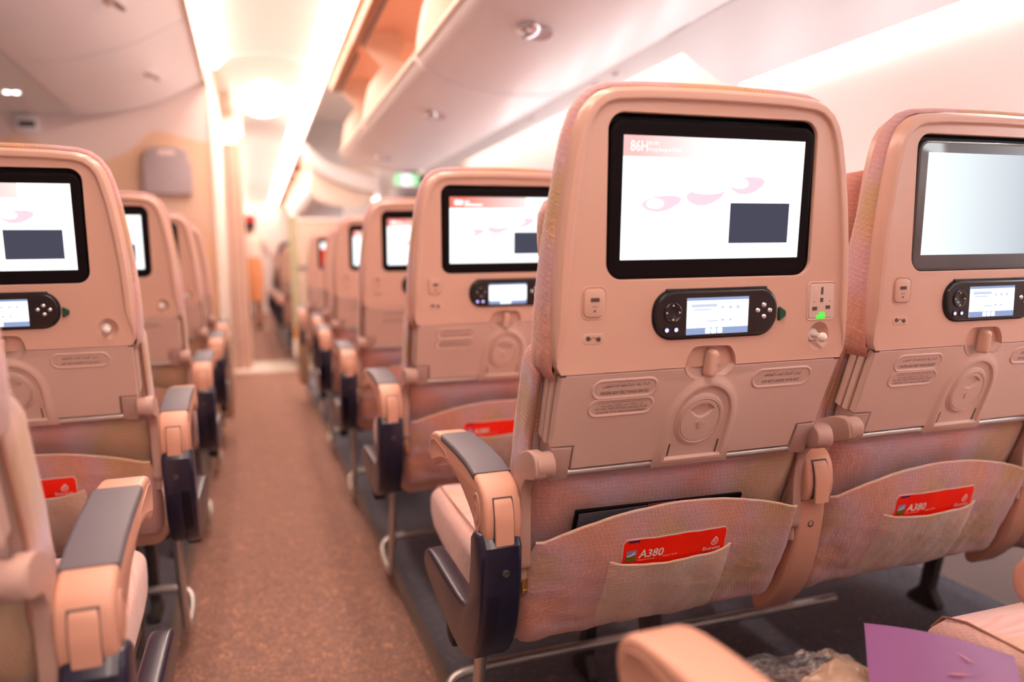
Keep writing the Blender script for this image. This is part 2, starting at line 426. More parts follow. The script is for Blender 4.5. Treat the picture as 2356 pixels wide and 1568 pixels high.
# ------------------------------------------------------------------ seat parts (mesh library, seat-local metres)
SIDE = [(.2035,0),(.2095,.010),(.2120,.03),(.2125,.06),(.2115,.10),(.2085,.15),(.2030,.20),(.1955,.25),(.1880,.285),(.1810,.305),(.1710,.320),(.157,.3305),(.140,.3355),(.10,.3385),(.05,.3395),(0,.340)]
NOTCH = [(-.035,0),(-.033,.010),(-.026,.022),(-.020,.0265),(.025,.0255),(.032,.0235),(.038,.012),(.0395,0)]
NOTCH = smooth_path(NOTCH, 2, False)
def mirror(h): return h + [(-u, v) for u, v in h[::-1] if u > 1e-6]
BAY = rrect(-.1475, .1475, .1115, .3085, .022, 7)
def wgt(p):
    u, v = p
    if abs(u) < .05 and v < .03: return .06
    t = min(1, max(0, v/.07)); return .07 + .93*t*t*(3-2*t)
def fill_holes(bm, outer, holes):
    loops = [outer] + holes; flat_ = [v for l in loops for v in l]
    for tri in tessellate_polygon([[v.co for v in l] for l in loops]):
        try: bm.faces.new([flat_[i] for i in tri])
        except ValueError: pass
def hole(mb, rings):
    R = [[mb.bm.verts.new(p) for p in r] for r in rings]; n = len(R[0])
    for a, b in zip(R, R[1:]):
        for i in range(n): mb.bm.faces.new((a[i], a[(i+1) % n], b[(i+1) % n], b[i]))
    return R

LIB = {}
def lib(name, mb, mat, **k):
    LIB[name] = mb.mesh(name, mat, **k); return LIB[name]

# back shell with monitor bay, hook dish and latch notch
mb = MB(); out = mirror(SIDE) + NOTCH
SF = lambda u, v, d: shellF(u, v, d*wgt((u, v)) if d > 0 else d)
R = mb.slab(out, [(0,-.05),(0,-.006),(.0008,-.002),(.003,.0015),(.0060,.0052),(.0105,.0060),(.0138,.0058),(.0152,.0048),(.0166,.0012),(.0180,.0002),(.0195,0)], SF, True, False, wgt)
hb = hole(mb, [[shellF(u, v, d) for u, v in offset(BAY, o)] for o, d in ((0,0),(.0006,-.0006),(.0012,-.002),(.0012,-.006))])
HK = (.1672, .0312)
dish = [[shellF(HK[0]+.0172*k*cos(2*pi*i/28), HK[1]+.0190*k*sin(2*pi*i/28), d) for i in range(28)] for k, d in ((1,0),(.94,-.001),(.85,-.004),(.7,-.0075),(.5,-.0105),(.25,-.012))]
hd = hole(mb, dish); mb.bm.faces.new(hd[-1])
fill_holes(mb.bm, R[-1], [hb[0], hd[0]])
mb.poly([shellF(u, v, -.009) for u, v in ((-.040,-.002),(.045,-.002),(.045,.030),(-.040,.030))])
lib('back_shell', mb, 'shell', ang=.5)
mb = MB(); mb.loft([[shellF(u, v, d) for u, v in offset(BAY, o)] for o, d in ((.0009,-.0012),(.0012,-.005),(.002,-.026))], True, False, True)
lib('monitor_bay', mb, 'jet')
mb = MB(); mb.slab(rrect(-.1435,.1435,.1128,.2990,.017,6), [(0,-.014),(0,-.002),(.0008,0),(.003,.0012),(.0045,.0012)], monF)
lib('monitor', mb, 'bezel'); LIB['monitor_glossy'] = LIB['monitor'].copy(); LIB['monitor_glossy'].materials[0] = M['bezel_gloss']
SC = (-.1272, .1280, .1360, .2818)
def flat(u0, u1, v0, v1, d, F, r=.0):
    mb = MB(); mb.poly([F(u, v, d) for u, v in (rrect(u0,u1,v0,v1,r,4) if r else ((u0,v0),(u1,v0),(u1,v1),(u0,v1)))]); return mb
lib('screen', flat(*SC, .0014, monF), 'scr_white', smooth=False)
lib('screen_glare', flat(*SC, .0014, monF), 'scr_glare', smooth=False)
lib('screen_red', flat(SC[0], SC[1], SC[2], .245, .0016, monF), 'scr_red', smooth=False)
lib('screen_banner', flat(SC[0], .02, .2575, SC[3], .0016, monF), 'scr_banner', smooth=False)
lib('screen_banner_red', flat(SC[0], .05, .2575, SC[3], .0016, monF), 'scr_banner2', smooth=False)
lib('map_window', flat(.0224, .1103, .1550, .2046, .0016, monF), 'scr_dark', smooth=False)
for nm, (cu, cv, w, h) in (('screen_graphic',(-.074,.203,.026,.0095)),('screen_graphic_mid',(-.014,.212,.026,.0105)),('screen_graphic_right',(.046,.226,.024,.0105))):
    mb = MB(); mb.poly([monF(cu+w*cos(2*pi*i/24)*(1+.25*sin(2*pi*i/24)), cv+h*sin(2*pi*i/24)+.12*w*cos(2*pi*i/24), .0016) for i in range(24)]); lib(nm, mb, 'scr_pink', smooth=False)
for nm, (cu, cv, w, h) in (('graphic_highlight',(-.083,.203,.012,.006)),('graphic_highlight_mid',(-.012,.219,.022,.004)),('graphic_highlight_right',(.034,.2285,.013,.0065))):
    mb = MB(); mb.poly([monF(cu+w*cos(2*pi*i/20), cv+h*sin(2*pi*i/20), .0018) for i in range(20)]); lib(nm, mb, 'scr_white', smooth=False)
mb = MB()
for u0, u1, v0, v1 in ((-.117,-.097,.264,.2755),(-.0945,-.082,.269,.2735),(-.0945,-.052,.2625,.267)): mb.poly([monF(u, v, .0018) for u, v in rrect(u0,u1,v0,v1,.002,3)])
lib('screen_caption', mb, 'scr_text', smooth=False)
LIB['seat_caption'] = text_mesh([('86H',-.107,.2698,.0225,.0125,0),('EK383',-.0875,.2732,.0135,.0042,0),('Hong Kong to Dubai',-.0722,.2655,.044,.0058,0)], lambda u, v, d: monF(u, v, .0018), 'seat_caption', 'scr_text')

# handset
mb = MB(); HO = rrect(-.0825,.0955,.0382,.0978,.0268,8)
mb.slab(HO, [(-.0022,-.001),(-.0020,.0012),(-.0008,.0016),(.0,.001)], shellF)
for u in (-.052, .066): mb.box(u-.014, u+.014, .0955, .1000, -.002, .003, F=shellF, bev=.001)
lib('handset_cradle', mb, 'jet')
mb = MB(); mb.slab(HO, [(0,.0),(0,.003),(.0012,.0052),(.003,.0060),(.004,.0060)], shellF); lib('handset', mb, 'black')
lib('handset_screen', flat(-.0390,.0502,.0424,.0884,.0064,shellF), 'scr_white', smooth=False)
mb = MB(); mb.poly([shellF(u, v, .0066) for u, v in ((-.0390,.0424),(.0502,.0424),(.0502,.0508),(-.0390,.0508))]); mb.poly([shellF(u, v, .0066) for u, v in ((-.0390,.0848),(.0502,.0848),(.0502,.0884),(-.0390,.0884))])
lib('menu_bar', mb, 'scr_ui', smooth=False)
mb = MB()
for u0, u1, v0, v1 in ((-.033,.004,.0765,.0805),(-.030,-.004,.0725,.0745),(.010,.014,.0735,.0775),(.021,.026,.0735,.0775),(.032,.037,.0735,.0775),(-.010,.006,.0580,.0600),(.010,.015,.0580,.0615),(.022,.026,.0580,.0615)):
    mb.poly([shellF(u, v, .0066) for u, v in rrect(u0,u1,v0,v1,.0008,2)])
lib('menu_entries', mb, 'scr_pale', smooth=False)
mb = MB()
for u in (-.0085, .0, .0088): mb.poly([shellF(a, b, .0068) for a, b in rrect(u-.0036,u+.0036,.0434,.0500,.0012,3)])
lib('menu_icons', mb, 'scr_white', smooth=False)
mb = MB(); mb.disc(-.0585,.0712,[(.0128,.0055),(.0124,.0072),(.0112,.0078),(.0100,.0068),(.0060,.0066),(.0050,.0062)], shellF)
lib('direction_pad', mb, 'black')
mb = MB()
for k in range(4):
    a = k*pi/2; c, s = cos(a), sin(a); mb.poly([shellF(-.0585+c*r-s*t, .0712+s*r+c*t, .0076) for r, t in ((.0104,0),(.0080,.0014),(.0080,-.0014))])
lib('arrow_marks', mb, 'cream_ink', smooth=False)
mb = MB()
mb.ball((.0, .0, .0), (.0036,.0036,.0028), F=shellF); lib('handset_button', mb, 'chrome')
BT = ((.0732,.0765),(.0826,.0692),(.0738,.0616),(.0643,.0697))
mb = MB(); mb.disc(0,0,[(.0042,0),(.0040,.0012),(.0028,.0014)], shellF); lib('menu_button', mb, 'black')
mb = MB(); mb.disc(0,0,[(.0025,.0015),(.0022,.0018)], shellF); lib('button_light', mb, 'led_white')
# small fittings on the shell
mb = MB(); mb.slab(rrect(.0995,.1105,.0545,.0728,.0022,3), [(0,-.001),(0,.003),(.0012,.0045)], lambda u, v, d: shellF(u, v + (-.0045 if u > .106 and v > .066 else .0045 if u > .106 and v < .060 else 0), d))
lib('pull_tab', mb, 'green')
mb = MB(); UO = rrect(-.1772,-.1466,.0672,.1044,.0085,5); mb.slab(UO, [(-.0018,0),(-.0010,.0010),(0,.0006),(.0012,-.0002),(.002,.0022),(.0035,.0028)], shellF); lib('usb_port', mb, 'shell')
mb = MB(); mb.box(-.1674,-.1560,.0873,.0922,.0015,.0031, F=shellF); mb.disc(-.1620,.0765,[(.0014,.0025),(.0014,.0031)], shellF, 12)
for k in range(4): mb.box(-.1652+k*.0018,-.1642+k*.0018,.0812,.0822,.0025,.0030, F=shellF)
lib('usb_slot', mb, 'ink')
mb = MB()
mb.slab(rrect(-.1760,-.1486,.0362,.0486,.005,4), [(-.0006,0),(0,.0004),(.001,.0005)], shellF); lib('audio_jack', mb, 'shell')
mb = MB()
for u, v in ((-.1690,.0432),(-.1556,.0418)): mb.disc(u, v, [(.0030,.0),(.0030,.0009)], shellF, 14)
mb.tube([shellF(-.1623+.0032*cos(a), .0420+.0026*sin(a), .0008) for a in [pi*k/8 for k in range(9)]], .0004, 5)
lib('jack_sockets', mb, 'ink')
mb = MB(); mb.slab(rrect(.1470,.1882,.0544,.1016,.0030,3), [(-.0022,0),(-.0014,.0014),(0,.0008),(.0006,.0002),(.0016,.0018),(.003,.0020)], shellF); lib('power_outlet', mb, 'tray')
mb = MB(); B = lambda u0,u1,v0,v1: mb.box(u0,u1,v0,v1,.0012,.0025, F=shellF)
B(.1655,.1685,.0865,.0965); B(.1648,.1692,.0765,.0822); B(.1530,.1600,.0660,.0706); B(.1740,.1810,.0672,.0718); B(.1545,.1556,.0768,.0780); B(.1802,.1812,.0770,.0782)
lib('outlet_slots', mb, 'ink')
mb = MB(); mb.box(.1600,.1735,.0550,.0592,.0010,.0030, F=shellF, bev=.0008); mb.box(.1640,.1725,.0600,.0632,.0010,.0028, F=shellF, bev=.0006); lib('power_light', mb, 'led_green')
mb = MB()
mb.disc(HK[0]-.004, HK[1]+.001, [(.0085,-.013),(.0085,-.0075),(.0075,-.0062),(.004,-.006),(.0036,.004),(.0036,.006)], shellF, 20)
mb.ball((HK[0]-.001, HK[1]-.001, .0085), (.0066,.0066,.0056), F=shellF)
lib('coat_hook', mb, 'white')
# latch peg
mb = MB(); LF = lambda u, v, d: shellF(u + .12*(v-.005), v, d)
mb.slab(rrect(-.0036,.0086,-.0140,.0212,.0058,6), [(0,-.006),(0,.005),(.0012,.0082),(.003,.0098),(.0048,.0102)], LF)
for v in (.0125,.0035,-.0062): mb.disc(.0048, v, [(.0011,.0098),(.0009,.0108)], LF, 8)
lib('tray_latch', mb, 'shell')

# tray table (folded leaf) with cup ring, notices, rail and brackets
CU, CV = .0045, -.0815
TN = [(-.035,-.0012),(-.031,-.0085),(-.024,-.0155),(-.012,-.0215),(.002,-.0235),(.016,-.0215),(.028,-.0155),(.035,-.0085),(.039,-.0012)]
TN = smooth_path(TN, 1, False)
TO = TN + [(.2035,-.0012),(.2015,-.1058),(.1705,-.1068),(.1690,-.1440),(-.1690,-.1440),(-.1705,-.1068),(-.2015,-.1058),(-.2035,-.0012)]
mb = MB(); R = mb.slab(TO, [(0,-.0115),(0,-.002),(.0006,-.0006),(.0016,0)], trayF, True, False)
AO = [(-.0370,-.1432),(-.0368,-.120),(-.0366,-.085)] + [(.0075+.0441*cos(a), -.0800+.0535*sin(a)) for a in [pi - pi*k/24 for k in range(25)]] + [(.0522,-.085),(.0530,-.120),(.0538,-.1432)]
AR_ = hole(mb, [[trayF(u, v, d) for u, v in offset(AO, o)] for o, d in ((-.0135,0),(-.009,.0014),(-.005,.0042),(-.0012,.0052),(.0012,.0050),(.0026,.0030),(.0038,.0012))])
mb.bm.faces.new(AR_[-1][::-1])
fill_holes(mb.bm, R[-1], [AR_[0]])
lb = [(-1.0,0,1.),(-.9,-.006,.86),(-.8,-.0095,.55),(-.7,-.0105,.1)]
mb.loft([[trayF(.002+(u-.002)*k, v*k if k > .15 else v*.1, d) for u, v in TN] for _, d, k in lb], False, False, False)
for k, (d0, d1, o) in enumerate(((-.0138,-.0248,-.0028),(-.0272,-.0400,-.0034))):
    mb.slab([(u, v) for u, v in TO if abs(u) > .1], [(o+.0012,d0-.011 if False else d1),(o,d1+.001),(o,d0-.0012),(o+.0012,d0)], trayF)
n = 44
mb.disc(CU, CV, [(.0395,.0012),(.0372,.0030),(.0352,.0042),(.0338,.0030),(.0330,.0018)], trayF, n, .93, 1.06, False, False)
mb.disc(CU, CV, [(.0345,.0012),(.0342,.0040),(.0332,.0050),(.0318,.0046),(.0312,.0030),(.0306,.0044),(.0300,.0048)], trayF, n, .93, 1.06, False, False)
oc = [mb.bm.verts.new(trayF(CU+.0300*.93*cos(2*pi*i/n), CV+.0300*1.06*sin(2*pi*i/n), .0048)) for i in range(n)]
fl = []
for i in range(13): a = radians(140 - 100*i/12); fl.append((CU+.0262*.93*cos(a), CV+.0262*1.06*sin(a)))
for i in range(1, 12): t = i/12; fl.append((CU+.0185-(.037)*t, CV+.0173-.0125*sin(pi*t)))
cx, cy = CU, CV+.017
hr = hole(mb, [[trayF(cx+(u-cx)*k, cy+(v-cy)*k, d) for u, v in fl] for k, d in ((1,.0048),(.93,.0030),(.8,-.0010),(.5,-.0035),(.2,-.0042))])
mb.bm.faces.new(hr[-1]); fill_holes(mb.bm, oc, [hr[0]])
# raised arrow
mb.slab([(CU-.0032,CV-.0125),(CU+.0026,CV-.0125),(CU+.0026,CV-.003),(CU+.0075,CV-.003),(CU,CV+.0045),(CU-.0075,CV-.003),(CU-.0032,CV-.003)][::1], [(0,.0044),(.0004,.0060),(.0010,.0062)], trayF)
NOTI = ((-.1580,-.0700,-.0372,-.0114),(-.1588,-.0698,-.0634,-.0396),(.0730,.1640,-.0385,-.0114))
for u0, u1, v0, v1 in NOTI:
    mb.slab(rrect(u0,u1,v0,v1,(v1-v0)/2*.98,9), [(-.0022,-.0002),(-.0014,.0008),(-.0004,.0014),(.0006,.0014),(.0016,.0008),(.0026,.0001)], trayF)
lib('tray_table', mb, 'tray', ang=.45)
mb = MB()
mb.box(-.0312,-.0296,-.1375,-.1180,.0010,.0022, F=trayF); mb.box(.0430,.0446,-.1390,-.1175,.0010,.0022, F=trayF); mb.box(-.031,.045,-.1422,-.1408,.0010,.0022, F=trayF)
for u in (-.2005, .2005):
    mb.box(u-.004, u+.004, -.0022, .0002, -.009, .0006, F=trayF)
lib('tray_slots', mb, 'ink')
NF = lambda u, v, d: trayF(u, v, .0003+d)
LIB['belt_notice'] = text_mesh([(arabic('الرجاء ربط حزام المقعد أثناء الجلوس'), -.1130,-.0193,.064,.0078,0), ('FASTEN SEAT BELT WHILE SEATED', -.1135,-.0295,.067,.0046,.15)], NF, 'belt_notice', 'ink')
LIB['stow_notice'] = text_mesh([(arabic('أعد الشاشة إلى وضعها الطبيعي وأعد جهاز التحكم'), -.1138,-.0440,.066,.0042,0), (arabic('إلى مكانه عند الإقلاع والهبوط'), -.1138,-.0489,.058,.0040,0),
    ('FOR TAXI, TAKE OFF AND LANDING, STOW', -.1140,-.0532,.074,.0036,.15), ('MONITOR, STOW AND LATCH HANDSET', -.1138,-.0583,.069,.0036,.15)], NF, 'stow_notice', 'ink')
LIB['vest_notice'] = text_mesh([(arabic('سترة النجاة تحت المقعد'), .1185,-.0200,.058,.0076,0), ('LIFE VEST UNDER YOUR SEAT', .1185,-.0302,.060,.0042,.15)], NF, 'vest_notice', 'ink')
mb = MB(); mb.slab(rrect(-.186,.186,-.1570,-.1462,.0045,4), [(.002,-.022),(0,-.019),(0,-.004),(.0015,-.001),(.003,0)], trayF); lib('tray_rail', mb, 'silver')
mb = MB(); mb.slab([(.1722,-.1082),(.2012,-.1075),(.2000,-.1545),(.1960,-.1600),(.1718,-.1560)], [(0,-.036),(0,-.001),(.0006,.0008),(.0014,.0012)], trayF); lib('hinge_bracket', mb, 'bracket')
mb = MB(); mb.slab([(-u, v) for u, v in [(.1722,-.1082),(.2012,-.1075),(.2000,-.1545),(.1960,-.1600),(.1718,-.1560)][::-1]], [(0,-.036),(0,-.001),(.0006,.0008),(.0014,.0012)], trayF); lib('hinge_bracket_left', mb, 'bracket')
YZ = lambda p, q, a: (a, p, q)
mb = MB(); ap = rounded([(.030,.692),(.036,.708),(.060,.710),(.094,.698),(.120,.670),(.124,.620),(.124,.535),(.096,.535),(.094,.618),(.088,.652),(.072,.668),(.050,.672),(.032,.678)], .010)
mb.prism([(y, z-.007) for y, z in ap], -.2265, -.2105, YZ, .002); mb.prism([(  .046+.0170*cos(2*pi*k/28), .685+.0170*sin(2*pi*k/28)) for k in range(28)], -.2235, -.1985, YZ, .003); mb.tube([(-.2185,.110,.535),(-.2185,.110,.508)], .006, 10)
lib('tray_arm', mb, 'arm_grey', ang=.45)
mb = MB(); mb.tube([(-.218,.110,.512),(-.218,.110,.498)], .0062, 12); mb.ball((-.218,.110,.495), .0058); lib('arm_pin', mb, 'brass')

# cloth: upper back cover, headrest, lower back, pockets, cushion
BO = mirror([(.206,-.010),(.2125,.004),(.2140,.03),(.2145,.06),(.2135,.10),(.2105,.15),(.2050,.20),(.1975,.25),(.1900,.287),(.1830,.308),(.1725,.3245),(.158,.3355),(.140,.3410),(.10,.3440),(.05,.3450),(0,.3455)])
mb = MB(); mb.slab(BO, [(.004,-.02),(.0008,.0),(-.0022,.12),(-.0035,.35),(-.0035,.62),(-.0010,.82),(.005,.94),(.016,.99),(.032,1.)], lambda u, v, d: backF(u, v, d), False, True, lambda p: min(1, .25+max(0, p[1]+.01)/.05))
lib('backrest_cover', mb, 'fabric', ang=1.2)
def headrest(dz):
    mb = MB(); bm2 = bmesh.new(); bmesh.ops.create_cube(bm2, size=1)
    bmesh.ops.subdivide_edges(bm2, edges=bm2.edges[:], cuts=6, use_grid_fill=True)
    for v in bm2.verts:
        p = Vector(v.co)*2; q = Vector((math.copysign(abs(p.x)**1, p.x), p.y, p.z))
        l = (abs(q.x)**6+abs(q.y)**4+abs(q.z)**4)**(1/5.); q = q/max(l, .2)*max(abs(p.x), abs(p.y), abs(p.z))
        wing = .020*abs(q.x)**3
        v.co = Vector((q.x*.198, .064 + q.y*.028 + wing, .975 + dz + q.z*.062))
    mb.add(bm2); return mb
lib('headrest', headrest(0), 'fabric', ang=1.4); hm = headrest(.040)
for v in hm.bm.verts: v.co.x *= 1.07; v.co.y += .012
lib('headrest_raised', hm, fabric('seat_fabric_warm_lit', ((.66,.28,.22),(.62,.30,.27),(.58,.27,.18))), ang=1.4)  # rosier copy of the seat cloth, warm light put into its colour
def lowF(u, v, d):   # d: 0 back face .. 1 front face
    t = min(1, max(0, (v+.185)/.05)); t = t*t*(3-2*t)
    d0 = -.012 - .031*t; d1 = -.118
    return trayF(u, v, d0 + (d1-d0)*d)
def resample(pts, n):
    L = [0]
    for a, b in zip(pts, pts[1:]+pts[:1]): L.append(L[-1]+hypot(a[0]-b[0], a[1]-b[1]))
    out = []; P = pts+pts[:1]; j = 0
    for k in range(n):
        s = L[-1]*k/n
        while L[j+1] < s: j += 1
        t = (s-L[j])/max(1e-9, L[j+1]-L[j]); out.append((P[j][0]+(P[j+1][0]-P[j][0])*t, P[j][1]+(P[j+1][1]-P[j][1])*t))
    return out
mb = MB(); rings = []
for k in range(31):
    v = -.006 - .400*k/30; W = .2150 - .006*max(0, (-v-.30)/.10)
    e = max(0, 1-k/1.5)*.35 + max(0, (k-28.5)/1.5)*.35
    q = rrect(-W, W, 0, 1, .012, 3)   # corners re-shaped below
    ring = []
    for i in range(40):
        a = 2*pi*i/40 + pi/40; cu, cd = cos(a), sin(a)
        n_ = (abs(cu)**9 + abs(cd)**9)**(-1/9.)
        ring.append(lowF(W*cu*n_*(1-e*.10), v, .5 + .5*cd*n_*(1-e)))
    rings.append(ring)
mb.loft(rings); lib('lower_back', mb, 'fabric3', ang=1.2)
for nm, s in (('side_seam', -1), ('side_seam_right', 1)):
    mb = MB(); mb.tube([lowF(s*(.2105), v, .045) for v in [-.012-.385*k/20 for k in range(21)]], .0022, 6); lib(nm, mb, 'piping')
# seat-back pocket
def wob(a, b): return sin(a*37+b*21)*.5 + sin(a*83-b*47+1.3)*.3 + sin(a*19+b*101+.5)*.3
def pd(u, v):
    w = min(1, max(0, (-v-.205)/.235))
    return .0185 + .0125*sin(pi*min(1, w*1.05))*(1-(u/.23)**2) + .0016*wob(u*2.2, v*1.6)*(.4+w)
def ptop(u): return -.2075 - .042*abs(u/.207)**2.1 + .001*u/.2
def pocket_pt(s, w):
    W = .2075 + .0125*sin(pi*min(1, w*.95)) ; u = s*W
    vt = ptop(u); vb = -.456 + .008*s; v = vt + (vb-vt)*w
    d = pd(u, v)
    e = max(0, (abs(s)-.93)/.07); d -= .020*e*e*(.25+.75*min(1, w*3))
    e = max(0, (w-.84)/.16); d -= .034*e*e
    return trayF(u, v, d)
def sheet(fn, nu, nv, th, hem=False):
    mb = MB(); G = [[mb.bm.verts.new(fn(-1+2*i/nu, j/nv)) for i in range(nu+1)] for j in range(nv+1)]
    for j in range(nv):
        for i in range(nu): mb.bm.faces.new((G[j][i], G[j][i+1], G[j+1][i+1], G[j+1][i]))
    bmesh.ops.recalc_face_normals(mb.bm, faces=mb.bm.faces)
    bmesh.ops.solidify(mb.bm, geom=mb.bm.faces[:], thickness=th)
    return mb
mb = sheet(pocket_pt, 48, 30, .0025); lib('seatback_pocket', mb, 'fabric', ang=1.2)
mb = MB(); mb.tube([pocket_pt(-1+2*i/48, .0) for i in range(49)], .0022, 6); lib('pocket_hem', mb, 'fabric2')
CP = (-.0995, .0945)
def cardtop(s): return -.2900 - .0062*sin(pi*(s+1)/2) + .002*(s+1)/2
def cardpocket(s, w):
    u = (CP[0]+CP[1])/2 + s*(CP[1]-CP[0])/2*(1+.015*w); v = cardtop(s) + (-.452-cardtop(s))*w
    b = (1-s**6); e = max(0, ((-v-.2075)/.2485-.84)/.16)
    return trayF(u, v, pd(u, v) - .034*e*e + .0015 + b*(.0075*(1-w)**1.3 + .0015))
lib('card_pocket', sheet(cardpocket, 24, 14, .0018), 'fabric2', ang=1.2)
mb = MB()
for path in ([cardpocket(-1, k/12) for k in range(13)], [cardpocket(1, k/12) for k in range(13)], [cardpocket(-1+k/12, 0) for k in range(25)]): mb.tube(path, .0013, 6)
lib('pocket_stitching', mb, 'fabric2')

# seat cushion
def cushion():
    mb = MB(); prof = [(.235,.365,.430,.01),(.26,.345,.448,0),(.40,.335,.450,0),(.58,.338,.456,0),(.68,.345,.462,.0),(.735,.350,.460,.002),(.772,.358,.448,.006),(.792,.370,.428,.014),(.800,.385,.410,.03)]
    rings = []
    for y, z0, z1, ins in prof:
        q = rrect(-.2150+ins, .2150-ins, z0, z1, min(.035, (z1-z0)*.42), 6)
        rings.append([(u, y, z + (.012*abs(u/.215)**4 - .006 if z > (z0+z1)/2 else 0)) for u, z in q])
    mb.loft(rings); return mb
lib('seat_cushion', cushion(), 'cushion', ang=1.3)
for nm, s in (('cushion_piping', -1), ('cushion_piping_right', 1)):
    mb = MB(); mb.tube([(s*.196, y, .460) for y in (.30,.45,.58,.68)] + [(s*.195,.735,.460),(s*.192,.772,.450),(s*.187,.794,.425)], .0018, 6); lib(nm, mb, 'piping')
mb = MB(); mb.box(-.205,.205,.36,.70,.318,.346, bev=.006); lib('seat_pan', mb, 'dark_metal')
mb = MB()
mb.prism(rounded([(.36,.32),(.41,.32),(.37,.05),(.40,.015),(.40,.0),(.29,.0),(.29,.015),(.335,.05)], .008), .11, .135, YZ, .003); lib('rear_leg', mb, 'dark_metal')
mb = MB()
mb.prism(rounded([(.60,.32),(.65,.32),(.69,.05),(.73,.015),(.73,.0),(.63,.0),(.63,.015),(.655,.05)], .008), .11, .135, YZ, .003); lib('front_leg', mb, 'dark_metal')

# armrest
top = [(.088,.575),(.083,.605),(.090,.638),(.108,.651),(.140,.659),(.180,.665),(.235,.668),(.300,.668),(.350,.666),(.395,.661),(.418,.652),(.430,.636)]
bot = [(.430,.618),(.422,.602),(.402,.598),(.378,.607),(.345,.621),(.300,.628),(.250,.625),(.205,.615),(.168,.600),(.140,.585),(.120,.572),(.102,.568)]
mb = MB(); mb.prism(smooth_path(top+bot, 1), -.278, -.226, YZ, .006, 3)
lib('armrest', mb, 'beige', ang=.55)
pt = [(y, z+.0016) for y, z in top if .13 < y < .32]
pt = [(.132,.6585)] + pt + [(.335,.6690)]
mb = MB(); mb.prism(pt + [(y, z-.013) for y, z in pt[::-1]], -.2792, -.2248, YZ, .005, 3); lib('arm_pad', mb, 'pad')
mb = MB(); mb.prism(rounded([(.0800,.570),(.0790,.608),(.0855,.631),(.098,.6395),(.112,.640),(.112,.570)], [0,.008,.008,.008,.008,0]), -.2650, -.2390, YZ, .002); lib('arm_post', mb, 'beige')
mb = MB(); mb.prism(rounded([(.0822,.575),(.0815,.608),(.0868,.6322),(.100,.6412),(.104,.575)], .006), -.2657, -.2383, YZ); lib('post_gap', mb, 'ink')
mb = MB()
XF = lambda u, v, d: (-.278-d, u, v)
mb.disc(.122, .607, [(.0225,0),(.0222,.001),(.020,.0016),(.0185,.0008),(.0105,.0008),(.009,.0018),(.0075,.0010)], XF, 24, .8, 1.25); lib('pivot_cap', mb, 'beige')
mb = MB(); mb.slab(rounded([(.385,.652),(.412,.644),(.420,.622),(.408,.608),(.385,.616),(.330,.632),(.290,.637),(.30,.648)], .008), [(.0,-.0004),(.0012,.0008),(.0026,.0002)], XF); lib('arm_inset', mb, 'beige')
# end panel of the aisle armrest (L shaped) and its variants
ep = smooth_path([(.078,.588),(.140,.582),(.146,.535),(.158,.480),(.178,.455),(.220,.445),(.300,.443),(.400,.442),(.445,.440),(.475,.426),(.486,.404),(.466,.386),(.400,.374),(.300,.362),(.225,.360),(.170,.372),(.128,.405),(.098,.455),(.082,.520)], 1)
mb = MB(); mb.prism(ep, -.284, -.252, YZ, .007, 3)
mb.prism(smooth_path([(.077,.588),(.140,.582),(.150,.535),(.165,.480),(.190,.430),(.215,.395),(.215,.370),(.170,.374),(.128,.405),(.098,.455),(.082,.520)], 1), -.283, -.228, YZ, .007, 3); lib('end_panel', mb, 'navy', ang=.6)
mb = MB(); RF = lambda u, v, d: (u, .0792-d, v); mb.disc(-.2520,.535,[(.0052,-.003),(.0052,.0010),(.0036,.0016),(.003,.0006)], RF, 14); lib('panel_screw', mb, 'dark_metal')
mb = MB(); mb.prism(rounded([(.30,.368),(.37,.372),(.355,.315),(.315,.315)], .01), -.272, -.244, YZ, .003); lib('foot_block', mb, 'jet')
bp_ = rounded([(.085,.585),(.44,.585),(.45,.50),(.43,.16),(.13,.16),(.10,.42)], .03)
mb = MB(); mb.prism(bp_, -.286, -.228, YZ, .008); lib('closed_panel', mb, plain('brown_panel', (.36,.21,.14), .5))
mb = MB(); mb.box(-.272,-.242,.078,.10,.44,.535, bev=.004); lib('panel_insert', mb, 'navy')
mp_ = smooth_path([(.098,.588),(.172,.578),(.186,.535),(.196,.480),(.206,.425),(.216,.378),(.214,.352),(.196,.350),(.158,.385),(.128,.430),(.106,.510)], 1)
mb = MB(); mb.prism(mp_, -.278, -.226, YZ, .007, 3); lib('divider_panel', mb, 'beige')
mb = MB(); mb.disc(-.2520,.53,[(.0056,-.004),(.0056,.0008),(.0042,.0014),(.003,-.001)], lambda u, v, d: (u, .1045-d, v), 14); lib('divider_screw', mb, 'dark_metal')
# seat frame foot loop / baggage bar (aisle end)
lp = smooth_path([(-.222,.315,.375),(-.222,.335,.25),(-.222,.395,.10),(-.222,.425,.062),(-.222,.50,.060),(-.222,.575,.066),(-.215,.605,.088),(-.17,.610,.100),(-.05,.610,.104),(.30,.610,.106),(.76,.610,.106)], 2, False)
mb = MB(); mb.tube(lp, .0105, 12); lib('baggage_bar', mb, 'silver', ang=1.2)

